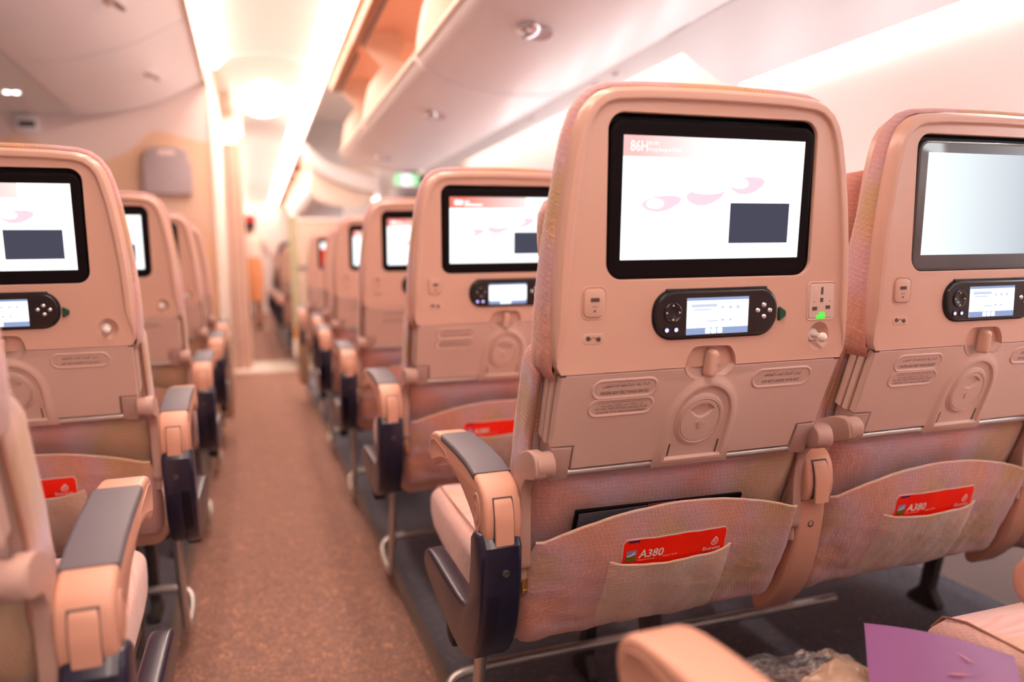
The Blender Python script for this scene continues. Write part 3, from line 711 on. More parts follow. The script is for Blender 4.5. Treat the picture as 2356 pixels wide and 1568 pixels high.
# ------------------------------------------------------------------ one seat
SEATS = []
BACK = ('back_shell','monitor','handset','usb_port','audio_jack','power_outlet','tray_table','tray_latch','backrest_cover','headrest','lower_back','seatback_pocket')
def lean(a):   # tilt of the back about its lower hinge
    p = Vector((0, 0, ZS-.35)); return Matrix.Translation(p) @ Matrix.Rotation(a, 4, 'X') @ Matrix.Translation(-p)
def seat(label, x, y, rz, side, screen='lit', outlet=False, end='navy', middle=True, raised=False, tilt=0., full=True, legs=True, mid_drop=0., mid_dy=0., group=None, tint=None, cush=(0,0,0), recline=0.):
    """side: 'L' aisle armrest on the left, 'R' on the right, None none"""
    t = thing('airline_seat', label, 'seat', (x, y, 0), rz, group)
    P = lambda n, par=t, lib_=None, **k: obj(n, LIB[lib_ or n], par, **k)
    sh = P('back_shell'); P('monitor_bay', sh); P('coat_hook', sh)
    if full:
        P('usb_slot', P('usb_port', t)); P('jack_sockets', P('audio_jack', t)); P('pull_tab', sh)
    mo = P('monitor', t, 'monitor_glossy' if screen == 'glaring' else 'monitor')
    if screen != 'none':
        if screen == 'glaring': P('screen', mo, 'screen_glare')
        else:
            P('screen', mo)
            if screen == 'red': P('screen_graphic', mo, 'screen_red')
            else:
                P('screen_banner', mo, 'screen_banner' if screen == 'hero' else 'screen_banner_red')
                P('map_window', mo)
                for k_ in ('', '_mid', '_right'): P('screen_graphic', mo, 'screen_graphic'+k_); P('graphic_highlight', mo, 'graphic_highlight'+k_)
                P('screen_caption', mo, 'seat_caption' if screen == 'hero' else 'screen_caption')
    hs = P('handset'); P('handset_cradle', sh); P('handset_screen', hs); P('menu_bar', hs); P('menu_icons', hs); P('menu_entries', hs)
    if full:
        P('direction_pad', hs); P('arrow_marks', hs)
        for u, v in BT: P('handset_button', hs, loc=tuple(Vector(shellF(u, v, .006)) - Vector(shellF(0, 0, 0))))
        for u in (-.0668, -.0538):
            q = tuple(Vector(shellF(u, .0497, .006)) - Vector(shellF(0, 0, 0))); P('menu_button', hs, loc=q); P('button_light', hs, loc=q)
    if outlet:
        po = P('power_outlet', t); P('outlet_slots', po); P('power_light', po, label='green glowing power light')
    tr = P('tray_table'); P('tray_slots', tr); P('belt_notice', tr); P('stow_notice', tr); P('vest_notice', tr); P('tray_rail', tr); P('hinge_bracket', tr); P('hinge_bracket', tr, 'hinge_bracket_left'); P('tray_latch')
    a = P('tray_arm'); 
    if full: P('arm_pin', a)
    a = P('tray_arm'); a.scale = (-1, 1, 1)
    P('backrest_cover'); P('headrest', t, 'headrest_raised' if raised else 'headrest')
    lb = P('lower_back'); P('side_seam', lb); P('side_seam', lb, 'side_seam_right')
    pk = P('seatback_pocket'); P('pocket_hem', pk); P('card_pocket', pk); P('pocket_stitching', pk)
    cu = P('seat_cushion', loc=cush); P('cushion_piping', cu); P('cushion_piping', cu, 'cushion_piping_right'); P('seat_pan')
    if legs: P('rear_leg'); P('front_leg')
    def arm(dx, panel, dz=0., tl=0., sy=1., mir=1):
        a = P('armrest', t, loc=(dx, 0, dz)); P('arm_pad', a, label='grey soft pad on the armrest'); P('arm_post', a); P('post_gap', a); P('pivot_cap', a); P('arm_inset', a)
        if tl or mir < 0:
            pv = Vector((0, .10, .605)); m = Matrix.Translation(pv) @ Matrix.Rotation(tl, 4, 'X') @ Matrix.Diagonal((mir, sy, 1, 1)) @ Matrix.Translation(-pv)
            a.matrix_local = Matrix.Translation((dx, 0, dz)) @ m
        if panel == 'navy':
            e = P('end_panel', loc=(dx, 0, 0), label='dark navy side panel'); e.scale.x = mir; P('panel_screw', e); P('foot_block', e)
        elif panel == 'brown':
            e = P('end_panel', t, 'closed_panel', loc=(dx, 0, 0), label='brown closed side panel'); e.scale.x = mir; P('panel_insert', e)
        else:
            e = P('divider_panel', loc=(dx, 0, 0)); P('divider_screw', e)
        return a
    if side == 'L':
        arm(0, end, 0, tilt, 1.); P('baggage_bar')
        if middle: am_ = arm(.504, 'mid', mid_drop); am_.location.y += mid_dy; am_.location.x -= mid_dy*.25
    elif side == 'R':
        arm(0, end, 0, tilt, .86 if tilt else 1., -1); b = P('baggage_bar'); b.scale = (-1, 1, 1)
    elif middle: arm(.504, 'mid')
    if recline:
        for ch in t.children:
            if ch.name.split('.')[0] in BACK: ch.matrix_local = lean(recline) @ ch.matrix_local
    SEATS.append(t); return t

c_, s_ = cos(PSI), sin(PSI)
REST = []
def rpos(dx, k): return (HX + dx*c_, HY + dx*s_ + ROW*k)
g1 = 'economy seats right of the aisle'; g2 = 'economy seats left of the aisle'; g3 = 'seats of the next cabin'
seat('nearest full seat right of the aisle, with green-lit power outlet and bright screen', *rpos(0,0), PSI, 'L', 'hero', outlet=True, group=g1)
seat('seat beside the nearest full seat, toward the window, its screen a faded blank grey', HX+.5001*c_, HY+.5001*s_+.0218, PSI, None, 'glaring', raised=True, recline=-.028, legs=False, group=g1)
seat('aisle seat just ahead of the nearest full seat, half hidden by its left edge', *rpos(0,1), PSI, 'L', 'lit', recline=.0137, group=g1)
seat('third aisle seat ahead on the right, narrow strip of lit screen with red banner', HX+2*-.001, HY+2*ROW-.030, PSI, 'L', 'lit', recline=.018, group=g1)
seat('fourth aisle seat ahead on the right, thin slice of white screen showing', HX-.002, HY+3*ROW-.01, PSI, 'L', 'lit', group=g1)
seat('fifth aisle seat ahead on the right, almost hidden, no screen showing', HX+.035, HY+4*ROW, PSI, 'L', 'lit', group=g1)
seat('front row aisle seat on the right with mostly red screen and brown closed side panel', HX+.004, HY+5*ROW, PSI, 'L', 'red', end='brown', group=g1)
BX, BY = .527, .070      # the row the photograph is taken from
seat('seat in the bottom right foreground, beige armrest tip beside the plastic packet', BX, BY, PSI, 'L', 'none', mid_drop=-.028, mid_dy=.052, cush=(0,-.31,-.008), group=g1)
seat('seat at the bottom right corner, pink cushion edge with brown side', BX+.504, BY-.01, PSI, None, 'none', middle=False, legs=False, cush=(-.006,-.13,.012), group=g1)
seat('seat cut off at the left edge, only its cloth side and big armrest in view', LX, LY-ROW, 0, 'R', 'lit', tilt=.10, group=g2)
seat('nearest seat left of the aisle whose lit screen shows, red card in its pocket', LX, LY, 0, 'R', 'lit', tilt=.06, group=g2)
seat('second seat left of the aisle with narrow strip of lit screen', LX+.004, LY+ROW, 0, 'R', 'lit', tilt=.03, group=g2)
seat('third seat left of the aisle, shell edge only, navy side panel', LX+.008, LY+2*ROW, 0, 'R', 'lit', group=g2)
seat('front row seat left of the aisle with brown closed side panel, nearest the bulkhead', LX, LY+3*ROW, 0, 'R', 'lit', end='brown', group=g2)

for dx, k, nm in ((1.004, 0, 'window seat beside the seat with the faded grey screen'), (1.004, -1, 'window seat of the bottom right foreground row'), (.502, 1, 'middle seat hidden behind the nearest full seat'), (1.004, 1, 'window seat behind the seat with the faded grey screen'), (.502, 2, 'middle seat two rows ahead, hidden by the nearer backs'), (1.004, 2, 'window seat two rows ahead, hidden by the nearer backs')):
    x, y = rpos(dx, k) if k >= 0 else (BX+1.006, BY-.02)
    seat(nm, x, y, PSI, None, 'lit' if k >= 0 else 'none', full=False, middle=dx < 1, group=g1)

# next cabin: aisle seats beyond the cross aisle
for k, nm in enumerate(('nearest', 'second', 'third', 'fourth', 'fifth')):
    seat(f'{nm} aisle seat beyond the cross aisle, small and blurred beside the attendant', .505 - .008*k, 7.55+ROW*k, 0, 'L', 'none', full=False, middle=False, legs=False, group=g3)

# ------------------------------------------------------------------ safety cards, magazine, packet
def cardF(d0):
    return lambda u, v, d=0.: trayF(u, v+.0065, pd(u, v+.0065)+.0026+d0+d)
def strip(u0, u1, vt, vb, F, nu=24, nv=4, th=.0006):
    mb = MB(); G = [[mb.bm.verts.new(F(u0+(u1-u0)*i/nu, vt(u0+(u1-u0)*i/nu)+(vb-vt(u0+(u1-u0)*i/nu))*j/nv)) for i in range(nu+1)] for j in range(nv+1)]
    for j in range(nv):
        for i in range(nu): mb.bm.faces.new((G[j][i], G[j][i+1], G[j+1][i+1], G[j+1][i]))
    if th:
        bmesh.ops.recalc_face_normals(mb.bm, faces=mb.bm.faces); bmesh.ops.solidify(mb.bm, geom=mb.bm.faces[:], thickness=th)
    return mb
def rtop(u0, u1, v, r): 
    def f(u):
        e = max(0, r-(u-u0), r-(u1-u)); return v - (r - sqrt(max(0, r*r-e*e)))
    return f
lib('card_board', strip(-.0835, .0828, rtop(-.0835, .0828, -.2615, .007), -.36, cardF(0), 48), 'card_edge', smooth=False)
lib('card_face', strip(-.0824, .0817, rtop(-.0824, .0817, -.2628, .006), -.36, cardF(.0012), 48, th=0), 'red')
lib('corner_bar', strip(-.0755, -.0585, lambda u: -.2634, -.2672, cardF(.0016), 4, 1, 0), 'violet', smooth=False)
lib('picture_sky', strip(-.0770, -.0612, lambda u: -.2800, -.2895, cardF(.0016), 4, 2, 0), 'sky', smooth=False)
lib('picture_field', strip(-.0770, -.0612, lambda u: -.2890, -.2990, cardF(.0016), 4, 2, 0), 'grass', smooth=False)
mb = MB(); mb.poly([cardF(.0019)(u, v) for u, v in ((-.0762,-.2882),(-.0690,-.2862),(-.0640,-.2830),(-.0632,-.2838),(-.0645,-.2868),(-.0700,-.2892),(-.0762,-.2896))])
lib('picture_aircraft', mb, 'cream_ink', smooth=False)
LIB['card_title'] = text_mesh([('A380',-.0385,-.2872,.0385,.0140,.15,.022)], cardF(.0017), 'card_title', 'cream_ink')
LIB['card_caption'] = text_mesh([('Safety Instructions',-.0450,-.2975,.0270,.0028,.1)], cardF(.0017), 'card_caption', 'cream_ink')
LIB['card_caption_arabic'] = text_mesh([(arabic('تعليمات السلامة'),-.0080,-.2950,.0240,.0038,0)], cardF(.0017), 'card_caption_arabic', 'cream_ink')
LIB['card_wordmark'] = text_mesh([('Emirates',.0600,-.2950,.0290,.0070,.05,.015)], cardF(.0017), 'card_wordmark', 'cream_ink')
mb = MB()   # calligraphic drop-shaped emblem above the name
E_ = cardF(.0019)
def stroke(pts, w):
    P = smooth_path(pts, 2, False)
    for (a, b) in zip(P, P[1:]):
        dx, dy = b[0]-a[0], b[1]-a[1]; l = hypot(dx, dy) or 1; nx, ny = -dy/l*w, dx/l*w
        mb.poly([E_(a[0]+nx, a[1]+ny), E_(b[0]+nx, b[1]+ny), E_(b[0]-nx, b[1]-ny), E_(a[0]-nx, a[1]-ny)])
ex, ey = .0625, -.2825
stroke([(ex-.004,ey-.005),(ex-.006,ey-.001),(ex-.002,ey+.003),(ex+.001,ey+.007)], .0007)
stroke([(ex+.004,ey-.005),(ex+.006,ey-.001),(ex+.004,ey+.004),(ex+.001,ey+.007)], .0007)
stroke([(ex-.004,ey-.005),(ex,ey-.0065),(ex+.004,ey-.005)], .0008)
stroke([(ex-.003,ey-.003),(ex,ey-.001),(ex+.003,ey-.003)], .0006)
stroke([(ex-.003,ey+.000),(ex,ey+.002),(ex+.0035,ey+.000)], .0006)
stroke([(ex-.001,ey+.003),(ex+.001,ey+.005),(ex+.005,ey+.003)], .0005)
lib('card_emblem', mb, 'cream_ink', smooth=False)
def card(label, x, y, rz, a=0.):
    t = thing('safety_card', label, 'card', (x, y, 0), rz, 'red safety cards in the seat pockets')
    b = obj('card_board', LIB['card_board'], t); f = obj('card_face', LIB['card_face'], t, label='red printed face')
    if a: b.matrix_local = lean(a); f.matrix_local = lean(a)
    for n in ('corner_bar', 'picture_sky', 'picture_field', 'picture_aircraft', 'card_title', 'card_caption', 'card_caption_arabic', 'card_wordmark', 'card_emblem'): obj(n, LIB[n], f)
card('red safety card in the pocket of the nearest full seat, largest and sharpest', *rpos(0,0), PSI)
card('red safety card in the pocket below the faded grey screen', HX+.5001*c_, HY+.5001*s_+.0218, PSI, -.028)
card('blurred red safety card seen just above the foreground aisle armrest pad', *rpos(0,1), PSI, .0137)
card('tiny red safety card corner beside the second armrest ahead on the right', HX+2*-.001, HY+2*ROW-.030, PSI, .018)
card('red safety card in the left block, partly hidden by the cloth at the left edge', LX, LY, 0)
magF = lambda u, v, d=0.: trayF(u, v, .0015+d)
mg = thing('magazine', 'dark magazine sticking out of the pocket of the nearest full seat', 'magazine', (HX, HY, 0), PSI)
obj('cover', strip(-.152, .110, lambda u: -.2130-.006*(u+.152)/.262, -.40, magF, 10, 3, .004).mesh('cover', 'bezel', smooth=False), mg)
obj('inner_pages', strip(-.044, .0, lambda u: -.2155, -.40, lambda u, v, d=0.: magF(u, v, .0045), 6, 3, .001).mesh('inner_pages', plain('dull_red_page', (.30,.05,.05), .4), smooth=False), mg, label='dull red page edge')
obj('back_cover', strip(-.148, -.046, lambda u: -.2165, -.40, lambda u, v, d=0.: magF(u, v, .0052), 6, 3, .001).mesh('back_cover', plain('slate_page', (.10,.095,.11), .3), smooth=False), mg)

# things lying on the foreground seat cushion
def crumple(seed, w, l, h, nx, ny, amp, fr=60):
    rnd = random.Random(seed); ph = [(rnd.uniform(-fr,fr), rnd.uniform(-fr,fr), rnd.uniform(0,6.28), rnd.uniform(.2,1)) for _ in range(9)]
    def f(x, y):
        e = min(1, (1-abs(x))*4)*min(1, (1-abs(y))*4)
        s = sum(a*(1-abs(sin(p*x*w+q*y*l+r)))**1.5 for p, q, r, a in ph)/2.6
        return h*sqrt(max(0, e))*(.55 + amp*s)
    mb = MB(); T = [[mb.bm.verts.new((x*w, y*l, f(x, y))) for x in [-1+2*i/nx for i in range(nx+1)]] for y in [-1+2*j/ny for j in range(ny+1)]]
    B_ = [[mb.bm.verts.new((x*w*.97, y*l*.97, -.0005)) for x in [-1+2*i/nx for i in range(nx+1)]] for y in [-1+2*j/ny for j in range(ny+1)]]
    for j in range(ny):
        for i in range(nx):
            mb.bm.faces.new((T[j][i], T[j][i+1], T[j+1][i+1], T[j+1][i])); mb.bm.faces.new((B_[j][i], B_[j+1][i], B_[j+1][i+1], B_[j][i+1]))
    for j in range(ny):
        for i in (0, nx): mb.bm.faces.new((T[j][i], T[j+1][i], B_[j+1][i], B_[j][i]))
    for i in range(nx):
        for j in (0, ny): mb.bm.faces.new((T[j][i], T[j][i+1], B_[j][i+1], B_[j][i]))
    return mb
pk = crumple(3, .112, .088, .030, 84, 60, .8, 75).mesh('plastic_packet', 'film', smooth=False)
o = obj('plastic_packet', pk, loc=(.520, .594, .4590)); o.rotation_euler = (0, 0, -.08)
tag(o, 'crumpled clear plastic packet lying on the foreground seat cushion', 'packet')
nap = crumple(11, .045, .034, .012, 30, 22, .5).mesh('folded_napkin', 'paper', ang=.9)
o = obj('folded_napkin', nap, loc=(.605, .625, .4640)); o.rotation_euler = (0, 0, .35)
tag(o, 'folded peach paper napkin inside the clear plastic packet', 'napkin')
def leafF(u, v): return (u, v, .012*sin(pi*(u+.5)) + .004*sin(9*v))
mb = MB(); nu, nv = 14, 18
G = [[mb.bm.verts.new(((i/nu-.5)*.150, (j/nv-.5)*.200, -.012*(i/nu)+.006*sin(pi*i/nu)+.034*(j/nv)**1.5)) for i in range(nu+1)] for j in range(nv+1)]
for j in range(nv):
    for i in range(nu): mb.bm.faces.new((G[j][i], G[j][i+1], G[j+1][i+1], G[j+1][i]))
bmesh.ops.solidify(mb.bm, geom=mb.bm.faces[:], thickness=.0015)
lf = thing('leaflet', 'purple printed leaflet sleeve lying on the foreground seat', 'leaflet', (.652, .532, .476), -.72)
obj('leaflet_sheet', mb.mesh('leaflet_sheet', 'purple', ang=1.), lf)
rn = random.Random(5); M['pink_print'] = plain('pink_print', (.50,.17,.24), .5)
for k in range(5):
    mb = MB(); cx, cy, a, l = rn.uniform(-.05,.05), rn.uniform(-.08,.08), rn.uniform(-.6,.6), rn.uniform(.006,.016)
    q = [(-l, 0), (0, .002), (l, 0), (0, -.0015)]
    mb.poly([(cx+x*cos(a)-y*sin(a), cy+x*sin(a)+y*cos(a), .0030 - .012*((cx+x*cos(a)-y*sin(a))/.15+.5) + .006*sin(pi*((cx+x*cos(a)-y*sin(a))/.15+.5)) + .034*max(0,(cy+x*sin(a)+y*cos(a))/.2+.5)**1.5) for x, y in q])
    obj('printed_mark', mb.mesh('printed_mark', 'pink_print', smooth=False), lf)
# seat number plate on the tip of the divider armrest in the foreground
sn = SEATS[7]
[c for o in sn.children if o.name.startswith('armrest') for c in o.children if c.name.startswith('arm_pad')][0].scale.y = .80
arms = [o for o in sn.children if o.name.startswith('armrest')]
LIB['seat_number'] = text_mesh([('86',0,0,.017,.0125,0)], lambda u, v, d: (-.2655+u*.8, .4345+d, .622+v) if False else (-.278-.0012-d, .405-u, .636+v), 'seat_number', 'ink')
obj('seat_number', LIB['seat_number'], arms[-1])

# ------------------------------------------------------------------ setting
def extr(profile, y0, y1, name, mat, closed=True, ang=.5, ny=1):
    mb = MB(); rings = [[(x, y0+(y1-y0)*k/ny, z) for x, z in profile] for k in range(ny+1)]
    mb.loft(rings, closed, closed, closed); return mb.mesh(name, mat, ang=ang)
def quad(name, pts, mat): mb = MB(); mb.poly(pts); return mb.mesh(name, mat, smooth=False)
Y0, Y1 = -7., 16.
def slabbox(x0, x1, y0, y1, z0, z1, name, mat, bev=.0):
    mb = MB(); mb.box(x0, x1, y0, y1, z0, z1, bev=bev); return mb.mesh(name, mat, ang=.6)
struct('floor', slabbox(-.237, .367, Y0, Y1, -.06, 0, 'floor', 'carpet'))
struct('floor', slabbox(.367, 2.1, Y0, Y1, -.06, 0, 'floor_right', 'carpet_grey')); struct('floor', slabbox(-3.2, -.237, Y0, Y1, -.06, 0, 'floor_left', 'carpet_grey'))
struct('floor', slabbox(-3.2, 1.9, 6.95, 7.75, -.004, .003, 'floor_vinyl', 'vinyl'))
struct('trim_1', slabbox(.354, .380, Y0, 6.9, -.002, .004, 'trim_1', 'carpet_rail', .001))
struct('trim_2', slabbox(-.250, -.224, Y0, 6.9, -.002, .004, 'trim_2', 'carpet_rail', .001))
# aisle ceiling: vaulted centre panel, light troughs either side
cp = [(-.085,2.222),(-.02,2.238),(.08,2.250),(.16,2.253),(.24,2.250),(.33,2.238),(.395,2.222),(.395,2.30),(-.085,2.30)]
struct('ceiling', extr(cp, Y0, 4.98, 'ceiling', 'ceil')); struct('ceiling', extr(cp, 5.0, 7.1, 'ceiling_b', 'ceil')); struct('ceiling', extr(cp, 7.12, Y1, 'ceiling_c', 'ceil'))
struct('ceiling', slabbox(-3.2, 2.1, Y0, Y1, 2.42, 2.5, 'ceiling_crown', 'ceil'))
def lamp_run(name, x0, z0, x1, z1, ya, yb, label):
    mb = MB(); mb.loft([[(x0, y, z0), ((x0+x1)/2, y, min(z0, z1)-.028), (x1, y, z1), (x1, y, z1+.02), (x0, y, z0+.02)] for y in (ya, yb)])
    tag(obj(name, mb.mesh(name, 'strip_lamp', smooth=False)), label, 'light')
lamp_run('ceiling_light', -.205, 2.188, -.088, 2.222, Y0+.05, 5.05, 'glowing light trough along the left edge of the aisle ceiling')
lamp_run('ceiling_light', .398, 2.222, .525, 2.188, Y0+.05, 7.85, 'glowing light trough along the right edge of the aisle ceiling')
lamp_run('ceiling_light', .398, 2.222, .525, 2.188, 7.9, Y1-.1, 'far glowing light trough in the next cabin, right of the attendant')
lamp_run('ceiling_light', -.205, 2.188, -.088, 2.222, 7.9, Y1-.1, 'far glowing light trough in the next cabin, left of the attendant')
mb = MB(); mb.ball((0,0,0), (.175,.62,.035), nu=40, nv=12, v0=-pi/2, v1=0); o = obj('dome_light', mb.mesh('dome_light', 'dome_lamp', ang=1.), loc=(.155, 6.35, 2.249)); tag(o, 'round white dome light in the middle of the aisle ceiling', 'light')
struct('wall_ceiling_left', slabbox(-.235, -.207, Y0, 5.08, 2.075, 2.42, 'wall_cl', 'bin_edge', .002))
struct('wall_ceiling_right', slabbox(.527, .547, Y0, Y1, 2.165, 2.42, 'wall_cr', 'bin_edge', .002))
struct('wall_ceiling_left', slabbox(-.235, -.207, 7.0, Y1, 2.0, 2.42, 'wall_cl2', 'bin_edge', .002))

# centre overhead bins (closed) above the left block
lp_ = smooth_path([(-.222,2.081),(-.297,2.036),(-.449,1.951),(-.645,1.875),(-.80,1.846),(-.925,1.842)], 2, False)
def latch(parent, x, y, z, nx, nz, lab=None):
    t = Vector((nz, 0, -nx)).normalized(); n = Vector((nx, 0, nz)).normalized(); c = Vector((x, y, z))
    F = lambda u, v, d: tuple(c + t*u + Vector((0,1,0))*v + n*d)
    mb = MB(); mb.disc(-.020, .004, [(.058,-.002),(.056,.0012),(.051,.0002),(.035,-.0008),(.01,-.0012)], F, 32, .62, 1.0); p = obj('latch_recess', mb.mesh('latch_recess', 'latch_cup_shade', ang=1.), parent)
    mb = MB(); mb.ball((.016, 0, 0), (.030,.057,.020), F=F, nu=28, nv=12, v0=-.1, v1=pi/2); obj('latch', mb.mesh('latch', 'chrome', ang=1.2), p, label='chrome oval latch')
for y0, y1, lab in ((1.56, 2.68, 'closed centre bin on the left, nearest and topmost of three'), (2.70, 3.82, 'closed centre bin on the left, second from the bulkhead'), (3.84, 5.04, 'closed centre bin on the left, curved end against the bulkhead')):
    t = thing('overhead_bin', lab, 'overhead bin', (0, 0, 0), 0, 'closed overhead bins on the left')
    obj('bin_door', extr(lp_ + [(-.925,2.35),(-.236,2.35),(-.236,2.10)], y0, y1, 'bin_door', 'bin', ang=.7), t)
    latch(t, -.4535, (y0+y1)/2 + (0 if y1 < 5 else -.04), 1.949, -.45, -.89)
struct('ceiling', extr([(-.935,1.845),(-.935,2.0),(-1.42,2.0),(-1.42,1.845),(-1.30,1.842),(-1.05,1.842)], Y0, 5.06, 'ceiling_service', 'rail'))
struct('ceiling', extr([(-3.2,1.86),(-3.2,2.3),(-1.43,2.3),(-1.43,1.86)], Y0, 5.06, 'ceiling_far_bins', 'bin'))
for k, y in enumerate((4.45,)):
    t = thing('reading_light', 'small bright twin reading light under the bins at top left', 'light', (-1.095, y, 1.838))
    mb = MB(); mb.box(-.05,.05,-.03,.03,-.004,.004, bev=.002); obj('lamp_housing', mb.mesh('lamp_housing', 'rail'), t)
    for dx in (-.02,.02):
        mb = MB(); mb.ball((dx,0,-.004), (.016,.016,.006), nu=16, nv=8, v0=-pi/2, v1=0); obj('lamp', mb.mesh('lamp', 'read_lamp'), t)

# right-hand overhead bins: doors lowered, buckets open
bk = smooth_path([(.612,1.695),(.628,1.672),(.665,1.645),(.80,1.602),(.95,1.584),(1.08,1.588),(1.205,1.606)], 2, False)
bi = [(x, z+.022) for x, z in bk[::-1]]
hous = [(.548,2.20),(.75,2.23),(1.10,2.15),(1.26,1.95),(1.27,1.64),(1.245,1.64),(1.235,1.93),(1.08,2.12),(.75,2.195),(.60,2.165),(.548,2.165)]
endp = smooth_path([(.614,1.700),(.640,1.665),(.80,1.612),(.95,1.594),(1.20,1.616),(1.225,1.90),(1.06,2.06),(.86,2.06),(.72,2.0),(.655,1.915),(.632,1.82)], 1)
rib = [(.548,2.17),(.60,2.135),(.73,2.0),(.80,2.0),(.86,2.20),(.75,2.23)]
for i, (y0, y1, lab) in enumerate(((-.02, 1.39, 'opened right-hand bin directly overhead, nearest of the four'), (1.40, 2.78, 'opened right-hand bin with the largest chrome latch'), (2.80, 4.16, 'opened right-hand bin with the middle chrome latch'), (4.18, 5.25, 'opened right-hand bin at the far end with small dark latch'))):
    t = thing('overhead_bin', lab, 'overhead bin', (0, 0, 0), 0, 'open overhead bins on the right')
    obj('bin_bucket', extr(bk + bi, y0, y1, 'bin_bucket', 'bin', ang=.7), t)
    obj('bin_lining', extr([(x, z+.004) for x, z in bi[::-1]] + [(x, z+.006) for x, z in bi], y0+.012, y1-.012, 'bin_lining', 'bin_in'), t, label='peach inner lining of the bin')
    obj('bin_housing', extr(hous, y0, y1, 'bin_housing', 'bin_in', ang=.7), t)
    for ye, s in ((y0+.012, 0), (y1-.012, 1)):
        mb = MB(); mb.prism(endp, ye-.011, ye+.011, lambda p, q, a: (p, a, q), .004, 2); obj('end_panel', mb.mesh('end_panel', 'bin_edge', ang=.7), t)
    mb = MB(); mb.prism(rib, y1-.02, y1, lambda p, q, a: (p, a, q), .004, 2); obj('divider_rib', mb.mesh('divider_rib', 'bin_edge'), t)
    mb = MB(); mb.tube([(.612, y0+.01, 1.702), (.612, y1-.01, 1.702)], .010, 8); obj('bin_lip', mb.mesh('bin_lip', 'bin_edge', ang=1.), t)
    mb = MB(); mb.box(.556, .604, y0, y1, 2.10, 2.168, bev=.004); obj('bin_frame_shaded', mb.mesh('bin_frame_shaded', 'bin_frame_shaded'), t)
    mb = MB(); mb.box(.606, .616, y0+.08, y1-.08, 2.083, 2.101); obj('hinge_track', mb.mesh('hinge_track', 'dark_metal'), t)
    latch(t, .80, (2.07 if i == 1 else 3.32 if i == 2 else 4.70 if i == 3 else .7), 1.6005, -.21, -.98)
struct('ceiling', slabbox(.548, 1.4, Y0, -.04, 1.60, 2.35, 'ceiling_bin_aft', 'bin'))
# service panel beyond the bins, rail and side wall
sp = MB()
n = 10
outer = [(1.213,1.606),(1.30,1.594),(1.42,1.578),(1.54,1.562),(1.652,1.547)]
ends = [2.02,2.10,2.19,2.26,2.32]
T = [[sp.bm.verts.new((x, Y0 if j == 0 else e, z+dz)) for (x, z), e in zip(outer, ends)] for j in (0,1) for dz in (0,)]
T2 = [[sp.bm.verts.new((x, Y0 if j == 0 else e-.01, z+.03)) for (x, z), e in zip(outer, ends)] for j in (0,1)]
for A_, B_ in ((T[0],T[1]),(T2[0],T2[1]),(T[1],T2[1])):
    for i in range(4): sp.bm.faces.new((A_[i], A_[i+1], B_[i+1], B_[i]))
struct('ceiling', sp.mesh('ceiling_side_panel', 'rail', ang=.6))
struct('trim_3', extr([(1.213,1.610),(1.31,1.592),(1.325,1.592),(1.325,1.620),(1.23,1.650)], 1.9, 5.6, 'trim_3', 'rail'))
for y in (2.45,2.62,3.3,4.4): 
    mb = MB(); mb.ball((1.262, y, 1.600), (.012,.022,.006), nu=14, nv=8); struct('trim_4', mb.mesh('trim_4', 'rail'))
mb = MB(); mb.loft([[(1.665,y,1.560),(1.675,y,1.552),(1.675,y,1.572),(1.665,y,1.572)] for y in (Y0+.1, 2.30)]); tag(obj('cove_light', mb.mesh('cove_light', 'cove_lamp', smooth=False)), 'thin bright cove light line above the right side wall', 'light')
mb = MB(); mb.loft([[(1.325,y,1.600),(1.42,y,1.690),(1.40,y,1.71),(1.305,y,1.62)] for y in (2.3, 5.55)]); wl = mb.mesh('wash_light', 'wash_lamp', smooth=False)
wf = wl.copy(); o = obj('wash_light', wf, loc=(0, 5.95, 0)); o.scale.y = 1.0; tag(o, 'added light strip brightening the bin undersides of the next cabin, past the exit sign', 'light')  # added lamp, brightens the undersides of the far bins
tag(obj('wash_light', wl), 'hidden light strip washing the right side wall behind the bins', 'light')
wp = smooth_path([(1.40,2.42),(1.56,1.75),(1.70,1.56),(1.84,1.40),(1.94,1.18),(1.98,.90),(1.96,.40),(1.88,0)], 2, False)
struct('wall_right', extr(wp + [(2.1,0),(2.1,2.42)], Y0, 5.7, 'wall_right', 'wall', ang=.9)); struct('wall_right', extr(wp + [(2.1,0),(2.1,2.42)], 8.0, Y1, 'wall_right_far', 'wall', ang=.9))
struct('wall_right', slabbox(2.0, 2.1, 5.7, 8.0, 0, 2.42, 'wall_right_door', 'wall')); struct('ceiling', slabbox(1.25, 2.1, 5.7, 8.0, 2.15, 2.42, 'ceiling_door', 'ceil'))
for k, y in enumerate([-6.3+.55*i for i in range(22)] + [8.6+.55*i for i in range(8)]):
    mb = MB(); mb.prism(rrect(y-.13, y+.13, .98, 1.34, .09, 8), 1.925, 1.962, lambda p, q, a: (a, p, q), .0); struct(f'window_{k+1}', mb.mesh('window_pane', 'daylight', smooth=False))
struct('wall_rear', slabbox(-3.2, 2.1, Y0-.06, Y0, 0, 2.42, 'wall_rear', 'wall'))
struct('wall_left', slabbox(-3.26, -3.2, Y0, Y1, 0, 2.42, 'wall_left', 'wall'))
struct('wall_front', slabbox(-3.2, 2.1, Y1, Y1+.06, 0, 2.42, 'wall_front', 'wall'))

